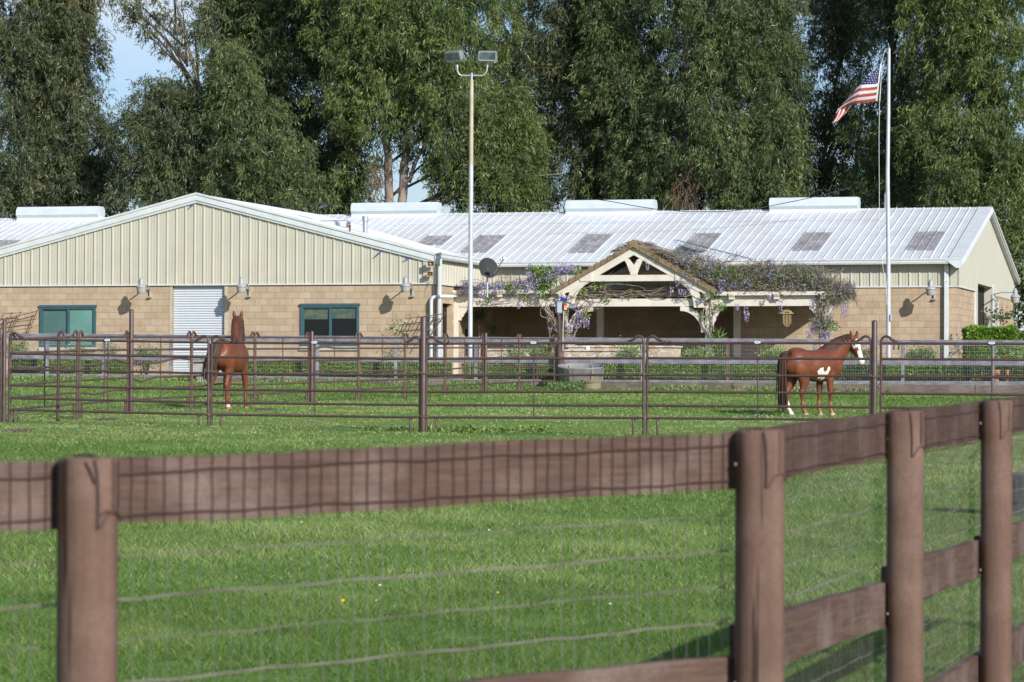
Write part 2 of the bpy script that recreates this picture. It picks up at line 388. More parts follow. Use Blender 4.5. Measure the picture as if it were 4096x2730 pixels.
# ------------------------------------------------------------ buildings
PROF=[(0,0),(.014,.03),(.046,.03),(.06,0),(.128,0),(.133,.007),(.150,.007),(.155,0),(.214,0),(.219,.007),(.236,.007),(.241,0)]
PF3=[(0,0),(.014,.03),(.046,.03),(.06,0)]
def prof_pts(x0,x1,hs=1.,phase=0.,pr=PROF):
    out=[]; k0=math.floor((x0-phase)/.3048)
    k=k0
    while True:
        base=phase+k*.3048
        if base>x1: break
        for dx,h in pr:
            x=base+dx
            if x0<=x<=x1: out.append((x,h*hs))
        k+=1
    if out[0][0]>x0+1e-4: out=[(x0,0.)]+out
    if out[-1][0]<x1-1e-4: out.append((x1,0.))
    return out
def siding(mb,x0,x1,lo,hi,place,hs=1.,pr=PROF):
    pts=prof_pts(x0,x1,hs,pr=pr)
    for (xa,ha),(xb,hb) in zip(pts[:-1],pts[1:]):
        mb.quad(place(xa,lo(xa),ha),place(xb,lo(xb),hb),place(xb,hi(xb),hb),place(xa,hi(xa),ha))
def wall_open(mb,x0,x1,z0,z1,ops,place,depth=.18,uo=0.):
    xsx=sorted({x0,x1,*[o[0] for o in ops],*[o[1] for o in ops]}); zsx=sorted({z0,z1,*[o[2] for o in ops],*[o[3] for o in ops]})
    xsx=[x for x in xsx if x0<=x<=x1]; zsx=[z for z in zsx if z0<=z<=z1]
    for i in range(len(xsx)-1):
        for j in range(len(zsx)-1):
            cx=(xsx[i]+xsx[i+1])/2; cz=(zsx[j]+zsx[j+1])/2
            if any(o[0]<cx<o[1] and o[2]<cz<o[3] for o in ops): continue
            a,b,c,d=xsx[i],xsx[i+1],zsx[j],zsx[j+1]
            mb.quad(place(a,c,0),place(b,c,0),place(b,d,0),place(a,d,0),[(a+uo,c),(b+uo,c),(b+uo,d),(a+uo,d)])
    for o in ops:
        a,b,c,d=o[:4]
        for (p,q) in (((a,c),(b,c)),((b,c),(b,d)),((b,d),(a,d)),((a,d),(a,c))):
            L=abs(q[0]-p[0])+abs(q[1]-p[1])
            mb.quad(place(p[0],p[1],0),place(q[0],q[1],0),place(q[0],q[1],-depth),place(p[0],p[1],-depth),[(0,0),(L,0),(L,.1),(0,.1)])
HM=5.33; HG=6.02; HR=8.15; W_=14.5; D_=5.227; XW=-15.32; PK=-23.06; ZF=2.40
SM=(HR-6.16)/(W_/2)
front=lambda bb:(lambda x,z,h: BP(x,bb-h,z))
# --- stable (long building)
stable=thing('stable_building',BP(-12,0,2.5),'long cream metal and block stable with ribbed white roof, behind the pergola','building')
mb=MB(); wall_open(mb,-45,-30.8,ZF,HM,[],front(0)); build(mb,'block_wall',M['block'],stable)
RC=(XW+.35,-6.9); mb=MB(); wall_open(mb,XW,RC[0],ZF,HM,[],front(0)); wall_open(mb,RC[1],0,ZF,HM,[],front(0)); wall_open(mb,RC[0],RC[1],5.05,HM,[],front(0)); wall_open(mb,RC[0],RC[1],ZF,5.05,[],front(2.4)); build(mb,'block_wall',M['block'],stable)  # centre wall set back; the recess is added to darken the porch
for xx in RC: mb=MB(); wall_open(mb,0,2.4,ZF,5.05,[],lambda x,z,h:BP(xx+h,x,z)); build(mb,'block_wall',M['block'],stable)
mb=MB(); mb.quad(BP(RC[0],0,5.05),BP(RC[1],0,5.05),BP(RC[1],2.4,5.05),BP(RC[0],2.4,5.05)); build(mb,'porch_shade_ceiling',M['soffit'],stable)  # dark ceiling added over the recess to cut its light
mb=MB()
# end wall with doorway
b0,h0=Wa(3909,1136); b1,_=Wa(3968,1150); b2,_=Wa(3896,1200); b3,_=Wa(3985,1200)
DT=(h0+Wa(3968,1150)[1])/2
endp=lambda x,z,h: BP(h,x,z)
wall_open(mb,0,b2,ZF,HM,[],endp); wall_open(mb,b3,W_,ZF,HM,[],endp,uo=.1)
build(mb,'block_wall',M['block'],stable)
mb=MB(); siding(mb,XW,0,lambda x:HM,lambda x:6.12,front(.0)); siding(mb,-45,-30.8,lambda x:HM,lambda x:6.12,front(0.))
rl=lambda x: 6.12+SM*(x if x<W_/2 else W_-x)
def endhi(x): return rl(x)
siding(mb,0,b0-.0,lambda x:HM,endhi,lambda x,z,h:BP(.02+h*.25,x,z)); siding(mb,b1,W_,lambda x:HM,endhi,lambda x,z,h:BP(.02+h*.25,x,z))
siding(mb,b0,b1,lambda x:DT,endhi,lambda x,z,h:BP(.02+h*.25,x,z))
for x0,x1 in ((b2,b0),(b1,b3)): mb.hexa([BP(-.05,x0,ZF),BP(.022,x0,ZF),BP(.022,x1,ZF),BP(-.05,x1,ZF),BP(-.05,x0,HM+.02),BP(.022,x0,HM+.02),BP(.022,x1,HM+.02),BP(-.05,x1,HM+.02)])
build(mb,'metal_siding',M['siding'],stable)
mb=MB(); wall_open(mb,-45,0,ZF,6.1,[],lambda x,z,h:BP(x,W_+h,z)); mb.quad(BP(-45,0,ZF),BP(-45,W_,ZF),BP(-45,W_,6.1),BP(-45,0,6.1)); build(mb,'rear_wall',M['block'],stable)
# flashing at bottom of siding
mb=MB(); mb.bbox(XW,0.03,-.045,.0,HM-.02,HM+.015); mb.hexa([BP(-.01,-.03,HM-.02),BP(.06,-.03,HM-.02),BP(.06,b2,HM-.02),BP(-.01,b2,HM-.02),BP(-.01,-.03,HM+.015),BP(.06,-.03,HM+.015),BP(.06,b2,HM+.015),BP(-.01,b2,HM+.015)])
build(mb,'flashing',M['trim'],stable)
# doorway: dark inside + door panel
dd=thing; mb=MB(); mb.hexa([BP(-.2,b0,ZF),BP(-.18,b0,ZF),BP(-.18,b1,ZF),BP(-.2,b1,ZF),BP(-.2,b0,DT),BP(-.18,b0,DT),BP(-.18,b1,DT),BP(-.2,b1,DT)])
mb2=MB(); 
for x in (b0,b1):
    mb2.quad(BP(.02,x,ZF),BP(-.26,x,ZF),BP(-.26,x,DT),BP(.02,x,DT))
mb2.quad(BP(.02,b0,DT),BP(.02,b1,DT),BP(-.26,b1,DT),BP(-.26,b0,DT))
dw=build(mb2,'doorway',M['siding'],stable); mb=MB(); mb.bbox(-4,-.262,b0-.5,b1+.5,ZF+.01,DT+.3); build(mb,'dark_interior',M['dark'],dw)
mb=MB(); 
for hx in (0,):
    mb.hexa([BP(.02,b1-.001,ZF),BP(.06,b1-.001,ZF),BP(.06,b1+.12,ZF),BP(.02,b1+.12,ZF),BP(.02,b1-.001,DT+.08),BP(.06,b1-.001,DT+.08),BP(.06,b1+.12,DT+.08),BP(.02,b1+.12,DT+.08)])
    build(mb,'jamb',M['trim'],stable); mb=MB()
    mb.hexa([BP(.02,b2,ZF),BP(.06,b2,ZF),BP(.06,b2+.1,ZF),BP(.02,b2+.1,ZF),BP(.02,b2,HM),BP(.06,b2,HM),BP(.06,b2+.1,HM),BP(.02,b2+.1,HM)])
build(mb,'jamb',M['trim'],stable)
# roof front and rear slopes
def mroof(b): return 6.17+SM*(b if b<W_/2 else W_-b)
def roof_sheet(mb,a0,a1,bb0,bb1,hs=1.,dz=0.,pr=PROF,nb=1):
    pts=prof_pts(a0,a1,hs,pr=pr)
    for (xa,ha),(xb,hb) in zip(pts[:-1],pts[1:]):
        mb.quad(BP(xa,bb0,mroof(bb0)+ha+dz),BP(xb,bb0,mroof(bb0)+hb+dz),BP(xb,bb1,mroof(bb1)+hb+dz),BP(xa,bb1,mroof(bb1)+ha+dz))
mb=MB(); 
# skylights: measured as quads on the roof plane
def on_roof(u,v):
    d=ray(u,v) # plane z = 6.17+SM*b
    # z+CZ... solve t
    t=(6.17-CZ-SM*C0.dot(Bdir))/(d.z-SM*d.dot(Bdir)); q=d*t
    return ((q-C0).dot(Adir),(q-C0).dot(Bdir))
sky_spots=[(3046+1285*.4464,3046+1515*.4464,700+680*.4464,700+510*.4464),(3046+258*.4464,3046+500*.4464,700+683*.4464,700+517*.4464),
 (2000+1600*.4464,2000+1830*.4464,700+690*.4464,700+524*.4464),(2000+590*.4464,2000+820*.4464,700+702*.4464,700+532*.4464),
 (1000+1890*.4464,1000+2085*.4464,700+700*.4464,700+543*.4464),(1000+1500*.4464,1000+1690*.4464,700+632*.4464,700+548*.4464),(-80,30,1000,962)]
roof_sheet(mb,-45,.05,-.2,W_/2-.02)
roof_sheet(mb,-45,.05,W_/2+.02,W_+.2,pr=PF3)
build(mb,'roof',M['roof'],stable)
skl=[]
for (ua,ub,vb,vt) in sky_spots:
    aL,bbm=on_roof(ua,vb); aR,_=on_roof(ub,vb); _,btp=on_roof(ub+30,vt)
    aL=round(aL/.3048)*.3048; aR=aL+3*.3048 if aR-aL>1.2 or True else aR
    mb=MB(); roof_sheet(mb,aL-.01,aR-.02,bbm,btp,1.02,.006); skl.append(build(mb,'skylight_panel',M['skylight'],stable))
# ridge cap & laps
mb=MB(); pts=prof_pts(-45,.05,1.)
for (xa,ha),(xb,hb) in zip(pts[:-1],pts[1:]):
    for s in (-1,1):
        bb=W_/2+s*.28
        mb.quad(BP(xa,bb,mroof(bb)+ha+.008),BP(xb,bb,mroof(bb)+hb+.008),BP(xb,W_/2,HR+.05+hb*.6),BP(xa,W_/2,HR+.05+ha*.6))
build(mb,'ridge_cap',M['roof'],stable)
mb=MB(); pts=prof_pts(-45,.02,1.)
for a0,a1,bl in ((-14.9,-9.1,5.6),(-8.4,-3.3,5.6),(-20,-15.6,5.6)):
    roof_sheet(mb,a0,a1,bl,W_/2-.3,1.,.006)
build(mb,'roof_lap_sheet',M['roof'],stable)
# gutter front
mb=MB(); gp=[(-.2,6.02),(-.36,6.02),(-.38,6.07),(-.38,6.12),(-.40,6.15),(-.40,6.19),(-.385,6.19),(-.385,6.17),(-.2,6.17)]
def gut(mb,x0,x1,base=0.,gp=gp):
    n=len(gp); q=mb.pts([BP(x0,base+b,h) for b,h in gp]+[BP(x1,base+b,h) for b,h in gp])
    for i in range(n):
        j=(i+1)%n; mb.face((q+i,q+j,q+n+j,q+n+i))
    mb.face(tuple(q+i for i in range(n-1,-1,-1))); mb.face(tuple(q+n+i for i in range(n)))
gut(mb,XW+.25,.16); gut(mb,-45,-31.05)
mb.quad(BP(-45,-.2,6.16),BP(.1,-.2,6.16),BP(.1,0,6.14),BP(-45,0,6.14))
build(mb,'gutter',M['trim'],stable)
# rake trim at right end
mb=MB()
for s0,s1 in (((-.4),W_/2),(W_+.4,W_/2)):
    zf=lambda b:6.12+SM*(b if b<W_/2 else W_-b)
    p=[BP(.0,s0,zf(s0)-.12),BP(.17,s0,zf(s0)-.12),BP(.17,s1,zf(s1)-.12),BP(.0,s1,zf(s1)-.12),
       BP(-.28,s0,zf(s0)+.10),BP(.17,s0,zf(s0)+.10),BP(.17,s1,zf(s1)+.10),BP(-.28,s1,zf(s1)+.10)]
    mb.hexa(p)
    p=[BP(.17,s0,zf(s0)-.06),BP(.21,s0,zf(s0)-.06),BP(.21,s1,zf(s1)-.06),BP(.17,s1,zf(s1)-.06),
       BP(.17,s0,zf(s0)+.06),BP(.19,s0,zf(s0)+.06),BP(.19,s1,zf(s1)+.06),BP(.17,s1,zf(s1)+.06)]
    mb.hexa(p)
build(mb,'rake_trim',M['trim'],stable)
# corner trim + downspout
mb=MB(); mb.bbox(-.22,.035,-.045,.0,HM,6.05); mb.hexa([BP(0,-.045,HM),BP(.035,-.045,HM),BP(.035,.12,HM),BP(0,.12,HM),BP(0,-.045,6.05),BP(.035,-.045,6.05),BP(.035,.12,6.05),BP(0,.12,6.05)])
build(mb,'corner_trim',M['siding'],stable)
def downspout(a,b,zt,zb,par,w=.11):
    mb=MB(); mb.bbox(a-w/2,a+w/2,b-.09,b,zb,zt); mb.bbox(a-w/2-.008,a+w/2+.008,b-.1,b+.004,zt-.55,zt-.5); mb.bbox(a-w/2-.008,a+w/2+.008,b-.1,b+.004,zb+1.1,zb+1.15)
    return build(mb,'downspout',M['trim'],par,bevel=.01)
aD,_=Wp(3787,1200); downspout(aD,-.05,6.03,ZF+.1,stable,.13)
# ridge vent boxes
def ridge_vent(u0,u1,par):
    d0,d1=[],[]
    def a_ridge(u):
        d=ray(u,1365); t=((W_/2+C0.dot(Bdir)))/d.dot(Bdir); return (d*t-C0).dot(Adir)
    a0,a1=a_ridge(u0+9),a_ridge(u1-13)
    mb=MB(); bc=W_/2; z0=HR-.04
    oc=[(-.24,.03),(-.36,.16),(-.36,.33),(-.24,.46),(.24,.46),(.36,.33),(.36,.16),(.24,.03)]
    n=len(oc); q=mb.pts([BP(a0,bc+x,z0+.02+z*.97) for x,z in oc]+[BP(a1,bc+x,z0+.02+z*.97) for x,z in oc])
    for i in range(n):
        j=(i+1)%n; mb.face((q+i,q+n+i,q+n+j,q+j))
    mb.face(tuple(q+i for i in range(n))); mb.face(tuple(q+n+i for i in range(n-1,-1,-1)))
    o=build(mb,'ridge_vent',M['vent'],par)
    m2=MB()
    for s in (-1,1):
        m2.hexa([BP(a0,bc+s*.30-.1,z0-.10),BP(a1,bc+s*.30-.1,z0-.10),BP(a1,bc+s*.30+.1,z0-.10),BP(a0,bc+s*.30+.1,z0-.10),BP(a0,bc+s*.22-.05,z0+.07),BP(a1,bc+s*.22-.05,z0+.07),BP(a1,bc+s*.22+.05,z0+.07),BP(a0,bc+s*.22+.05,z0+.07)])
    m2.bbox(a0-.02,a1+.02,bc-.22,bc+.22,z0-.02,z0+.05)
    build(m2,'vent_base',M['trim'],o)
    return o
for u0,u1 in ((68,415),(1404,1768),(2260,2632),(3074,3447)): ridge_vent(u0,u1,stable)
mb=MB(); q=P(3400,838,118.); mb.tube([BP(-3.62,W_/2+1.4,7.6),BP(-3.6,W_/2+1.4,8.75),BP(-3.5,W_/2+1.4,9.0),BP(-3.55,W_/2+1.4,9.2)],[.05,.05,.04,.02],8)
build(mb,'vent_pipe',M['galv'],stable,smooth=40)
# --- gabled wing
wing=thing('gabled_building',BP(PK,-D_,2.5),'cream ribbed metal gable over tan block wall with roll-up door and two teal windows','building')
wl=2*PK-XW; SW=(8.17-6.22)/(XW-PK)
wr=lambda x: 8.12-SW*abs(x-PK)-.02
def wpl(u,v): return Wp(u,v,-D_)
ops=[]
wa,wz0=wpl(160.5,1389.7); wb,wz1=wpl(385,1226.8); wc,_=wpl(1203,1387.5); wd,wz3=wpl(1437.5,1221)
da,_=wpl(690,1300); db,_=wpl(898,1300); _,dz0=wpl(790,1489)
wz0+=0; WZ=(wz0,wz1)
ops=[(wa,wb,wz0,wz1),(wc,wd,wz0+.02,wz3),(da,db,dz0-.02,HM-.001)]
mb=MB(); wall_open(mb,wl,XW,ZF,HM,ops,front(-D_)); wall_open(mb,-D_,0,ZF,HM,[(-4.35,-3.3,2.55,4.75)],lambda x,z,h:BP(XW+h,x,z))
mb.quad(BP(wl,-D_,ZF),BP(wl,0,ZF),BP(wl,0,HM),BP(wl,-D_,HM),[(0,ZF),(5,ZF),(5,HM),(0,HM)])
build(mb,'block_wall',M['block'],wing)
mb=MB(); siding(mb,wl,XW,lambda x:HM,wr,front(-D_-.02)); siding(mb,-D_,0,lambda x:HM,lambda x:6.2,lambda x,z,h:BP(XW+.02+h,x,z),1.)
siding(mb,-D_,0,lambda x:HM,lambda x:6.2,lambda x,z,h:BP(wl-.02-h,x,z),1.)
build(mb,'metal_siding',M['siding'],wing)
mb=MB(); mb.bbox(wl,XW+.06,-D_-.06,-D_,HM-.025,HM+.012); mb.hexa([BP(XW,-D_,HM-.025),BP(XW+.06,-D_,HM-.025),BP(XW+.06,0,HM-.025),BP(XW,0,HM-.025),BP(XW,-D_,HM+.012),BP(XW+.06,-D_,HM+.012),BP(XW+.06,0,HM+.012),BP(XW,0,HM+.012)])
build(mb,'flashing',M['trim'],wing)
mb=MB(); mb.bbox(XW-.35,XW+.055,-D_-.065,-D_-.0,HM+.012,6.05); build(mb,'corner_trim',M['siding'],wing)
# wing roof, ribs running along slope (a direction)
mb=MB(); ptsb=prof_pts(-D_-.12,W_/2,1.)
for s in (-1,1):
    ae=PK+s*(XW-PK+.16)
    for (xa,ha),(xb,hb) in zip(ptsb[:-1],ptsb[1:]):
        ze=8.15-SW*(XW-PK+.16)
        A_=[BP(ae,xa,ze+ha),BP(ae,xb,ze+hb),BP(PK,xb,8.15+hb),BP(PK,xa,8.15+ha)]
        if s<0: A_=A_[::-1]
        mb.quad(*A_)
build(mb,'roof',M['roof'],wing)
# fascia along the gable
mb=MB()
for s in (-1,1):
    ae=PK+s*(XW-PK+.2); ze=8.15-SW*(XW-PK+.2); mb.cm=0
    pf=[(-.02,-.26),(-.09,-.26),(-.10,-.20),(-.13,-.18),(-.13,-.02),(-.16,.0),(-.16,.055),(.10,.055),(.10,.02),(-.02,.02)]
    n=len(pf); q=mb.pts([BP(PK,-D_+b,8.15+h) for b,h in pf]+[BP(ae,-D_+b,ze+h) for b,h in pf])
    for i in range(n):
        j=(i+1)%n; f=(q+i,q+j,q+n+j,q+n+i); mb.face(f if s>0 else f[::-1])
    mb.face(tuple(q+n+i for i in range(n)))
build(mb,'fascia',M['trim'],wing)
mb=MB(); wg=[(.05,-.16),(.2,-.16),(.24,-.10),(.24,-.02),(.26,0),(.26,.05),(.2,.05),(.05,.0)]
n=len(wg); q=mb.pts([BP(XW+x,-D_-.16,6.22+h) for x,h in wg]+[BP(XW+x,-.25,6.22+h) for x,h in wg])
for i in range(n):
    j=(i+1)%n; mb.face((q+j,q+i,q+n+i,q+n+j))
mb.face(tuple(q+i for i in range(n))); mb.face(tuple(q+n+i for i in range(n)))
build(mb,'gutter',M['trim'],wing)
mb=MB(); mb.hexa([BP(XW+.06,-D_-.02,ZF),BP(XW+.17,-D_-.02,ZF),BP(XW+.17,-D_+.10,ZF),BP(XW+.06,-D_+.10,ZF),BP(XW+.10,-D_-.02,6.08),BP(XW+.21,-D_-.02,6.08),BP(XW+.21,-D_+.10,6.08),BP(XW+.10,-D_+.10,6.08)])
build(mb,'downspout',M['trim'],wing,bevel=.01)
mb=MB(); pth=[BP(XW+.5,-D_+.3,4.93),BP(XW+.1,-D_-.10,4.93),BP(XW-.02,-D_-.12,4.9),BP(XW-.07,-D_-.12,4.8),BP(XW-.07,-D_-.12,ZF)]
mb.tube(pth,.055,10); build(mb,'drain_pipe',M['trim'],wing,smooth=50)
# side door and utility box
mb=MB(); mb.quad(BP(XW-.17,-4.35,2.55),BP(XW-.17,-3.3,2.55),BP(XW-.17,-3.3,4.75),BP(XW-.17,-4.35,4.75)); build(mb,'side_door',M['dark'],wing)
mb=MB(); mb.hexa([BP(XW,-4.9,3.0),BP(XW+.1,-4.9,3.0),BP(XW+.1,-4.6,3.0),BP(XW,-4.6,3.0),BP(XW,-4.9,3.55),BP(XW+.1,-4.9,3.55),BP(XW+.1,-4.6,3.55),BP(XW,-4.6,3.55)]); build(mb,'utility_box',M['trim'],wing)
# windows
def window(a0,a1,z0,z1,lightleft):
    mb=MB(); t=.075; b0_,b1_=-D_-.05,-D_+.08
    mb.bbox(a0-.03,a1+.03,b0_-.02,b1_,z1-.02,z1+.05); mb.bbox(a0,a1,b0_,b1_,z1-t,z1-.02); mb.bbox(a0,a1,b0_,b1_,z0,z0+t)
    mb.bbox(a0,a0+t,b0_,b1_,z0+t,z1-t); mb.bbox(a1-t,a1,b0_,b1_,z0+t,z1-t)
    am=(a0+a1)/2+.02; mb.bbox(am-.04,am+.04,b0_+.02,b1_,z0+t,z1-t)
    mb.bbox(a0+t,am-.04,b0_+.03,b1_,z1-t-.03,z1-t); mb.bbox(a0+t,a0+t+.035,b0_+.03,b1_,z0+t,z1-t)
    w=build(mb,'window',M['teal'],wing)
    g0=MB(); g0.quad(BP(a0+t,-D_+.03,z0+t),BP(am,-D_+.03,z0+t),BP(am,-D_+.03,z1-t),BP(a0+t,-D_+.03,z1-t))
    g1=MB(); g1.quad(BP(am,-D_+.01,z0+t),BP(a1-t,-D_+.01,z0+t),BP(a1-t,-D_+.01,z1-t),BP(am,-D_+.01,z1-t))
    if lightleft:
        build(g0,'screened_pane',M['glassteal2'],w); build(g1,'pane',M['glassteal'],w)
    else:
        build(g0,'pane',M['glassdark'],w); build(g1,'screened_pane',M['glassdark'],w)
        v=MB(); v.quad(BP(a0+t,-D_+.024,z1-t-.36),BP(am-.03,-D_+.024,z1-t-.36),BP(am-.03,-D_+.024,z1-t),BP(a0+t,-D_+.024,z1-t)); v.quad(BP(am+.04,-D_+.004,z1-t-.34),BP(a1-t,-D_+.004,z1-t-.34),BP(a1-t,-D_+.004,z1-t),BP(am+.04,-D_+.004,z1-t))
        build(v,'valance',M['valance'],w)
    s=MB(); s.bbox(a0-.02,a1+.02,-D_-.07,-D_+.02,z0-.12,z0-.003); build(s,'sill',M['jamb'],w)
window(wa,wb,wz0,wz1,True); window(wc,wd,wz0+.02,wz3,False)
# roll-up door: curved slats
mb=MB(); z=dz0-.02; sl=.0765; n=6
while z<HM:
    for i in range(n):
        t0,t1=i/n,(i+1)/n; o0,o1=.022*math.sin(PI*t0)**.7,.022*math.sin(PI*t1)**.7
        za,zb=z+t0*sl*.86,z+t1*sl*.86
        if zb<HM: mb.quad(BP(da,-D_+.11-o0,za),BP(db,-D_+.11-o0,za),BP(db,-D_+.11-o1,zb),BP(da,-D_+.11-o1,zb))
    mb.quad(BP(da,-D_+.11,z+sl*.86),BP(db,-D_+.11,z+sl*.86),BP(db,-D_+.125,z+sl),BP(da,-D_+.125,z+sl)); mb.quad(BP(da,-D_+.125,z-.002),BP(db,-D_+.125,z-.002),BP(db,-D_+.11,z),BP(da,-D_+.11,z))
    z+=sl
rd=build(mb,'roll_up_door',M['rolldoor'],wing)
mb=MB(); mb.bbox(da,db,-D_+.05,-D_+.15,dz0-.06,dz0-.0); build(mb,'bottom_bar',M['grey'],rd)
for q_ in ((da-.10,da,-D_-.012,-D_+.1,ZF,HM-.03),(db,db+.09,-D_-.012,-D_+.1,ZF,HM-.03)): mb=MB(); mb.bbox(*q_); build(mb,'jamb',M['jamb'],wing)
# roof fittings on wing
def wroof(a): return 8.17-SW*abs(a-PK)
mb=MB(); a,b=PK+4.28,-1.4; mb.tube([BP(a,b,wroof(a)-.1),BP(a,b,wroof(a)+.42)],.075,12); mb.tube([BP(a,b,wroof(a)+.38),BP(a,b,wroof(a)+.54)],.10,12); build(mb,'flue_pipe',M['galv'],wing,smooth=40)
mb=MB(); a=PK+3.55; b=-.9
arc=[(.32*math.cos(t),.25*math.sin(t)) for t in np.linspace(0,PI,9)]
q=mb.pts([BP(a,b+x,wroof(a)+h+.02) for x,h in arc]+[BP(a-.9,b+x*.9,wroof(a-.9)+h*.15+.0) for x,h in arc])
for i in range(8): mb.face((q+i,q+i+1,q+9+i+1,q+9+i))
mb.face(tuple(q+i for i in range(9))); rv=build(mb,'roof_vent_hood',M['trim'],wing)
mb=MB()
for k in range(4): mb.hexa([BP(a+.003,b-.26+k*.03,wroof(a)+.05+k*.05),BP(a+.02,b-.26+k*.03,wroof(a)+.05+k*.05),BP(a+.02,b+.26-k*.03,wroof(a)+.05+k*.05),BP(a+.003,b+.26-k*.03,wroof(a)+.05+k*.05),BP(a+.003,b-.26+k*.03,wroof(a)+.07+k*.05),BP(a+.02,b-.26+k*.03,wroof(a)+.07+k*.05),BP(a+.02,b+.26-k*.03,wroof(a)+.07+k*.05),BP(a+.003,b+.26-k*.03,wroof(a)+.07+k*.05)])
build(mb,'louvre',M['dark'],rv)
aR,_=Wp(1411,905,-D_+1.5); mb=MB(); mb.tube([BP(aR,-D_+1.2,wroof(aR)-.05),BP(aR,-D_+1.2,wroof(aR)+.2)],.028,8); build(mb,'rusty_pipe',M['rust'],wing)
# blue loose straps under fascia
for (u0,v0,u1,v1) in ((1508,1025,1537,999),(1626,1038,1655,1028),(766,829,778,818)):
    p=wpl(u0,v0); q=wpl(u1,v1); mb=MB(); mb.beam(BP(p[0],-D_-.14,p[1]),BP(q[0],-D_-.07,q[1]),.012,.035); build(mb,'blue_shim',M['solar'],wing)
# ------------------------------------------------------------ wall lamps
def wall_lamp(u,v,b,label):
    """u,v = centre of the lamp head lower refractor; arm points out from the wall"""
    a,z=Wp(u,v,b-.78)
    base=BP(a,b,z-.12)
    t=thing('wall_lamp',BP(a,b,z),label,'wall lamp','round floodlights on the stable walls')
    mb=MB(); hc=BP(a,b-.78,z)
    mb.lathe([(.0,.04),(.155,.04),(.165,.055),(.16,.075),(.13,.12),(.085,.145),(.078,.16),(.074,.29),(.065,.31),(.038,.315),(.038,.36),(.0,.365)],hc-Vector((0,0,.0)),n=20)
    build(mb,'lamp_head',M['lamphead'],t,smooth=35)
    mb=MB(); mb.lathe([(0,-.13),(.115,-.13),(.125,-.12),(.138,-.04),(.150,.035),(0,.04)],hc,n=20); build(mb,'refractor',M['lampshade'],t,smooth=40)
    mb=MB(); mb.tube([hc+Vector((0,0,.14))-Bdir*(-.06),hc+Vector((0,0,.15))+Bdir*.35,hc+Vector((0,0,.17))+Bdir*.52,hc+Vector((0,0,.05))+Bdir*.70,BP(a,b-.05,z-.08),BP(a,b-.05,z-.2)],.021,8); build(mb,'arm',M['galv'],t,smooth=50)
    mb=MB(); mb.bbox(a-.05,a+.05,b-.10,b,z-.25,z-.20); mb.bbox(a-.03,a+.03,b-.03,b,z-.2,z-.0); build(mb,'bracket',M['galv'],t)
wall_lamp(565,1158,-D_,'round floodlight on the gabled wall between the left window and the roll-up door')
wall_lamp(965,1155,-D_,'round floodlight on the gabled wall just right of the roll-up door')
wall_lamp(1622,1153,-D_,'round floodlight near the right corner of the gabled wall below the horn speakers')
wall_lamp(3723,1166,0,'round floodlight on the long stable wall right of the flagpole')
def end_lamp():
    b,z=Wa(4000,1160,0.0); t=thing('wall_lamp',BP(0,b,z),'round floodlight on a long bent arm at the stable end wall','wall lamp','round floodlights on the stable walls')
    hb,hz=Wa(4061,1196,.9); hc=BP(.9,hb,hz)
    mb=MB(); mb.lathe([(.0,.04),(.155,.04),(.165,.055),(.13,.12),(.08,.15),(.074,.29),(.04,.31),(.04,.35),(0,.36)],hc,n=18); build(mb,'lamp_head',M['lamphead'],t,smooth=35)
    mb=MB(); mb.lathe([(0,-.13),(.115,-.13),(.138,-.04),(.15,.035),(0,.04)],hc,n=18); build(mb,'refractor',M['lampshade'],t,smooth=40)
    b2_,z2=Wa(3990,1215,.06); mb=MB(); mb.tube([hc+Vector((0,0,.2)),hc+Vector((0,0,.22))-Adir*.4,hc+Vector((0,0,.15))-Adir*.7,BP(.08,b2_,z2+.1),BP(.08,b2_,z2-.3)],.02,8); build(mb,'arm',M['galv'],t,smooth=50)
    mb=MB(); mb.tube([BP(.06,b2_,z2-.1),BP(.06,b2_,z2-.75)],.05,8); build(mb,'bracket',M['galv'],t)
end_lamp()
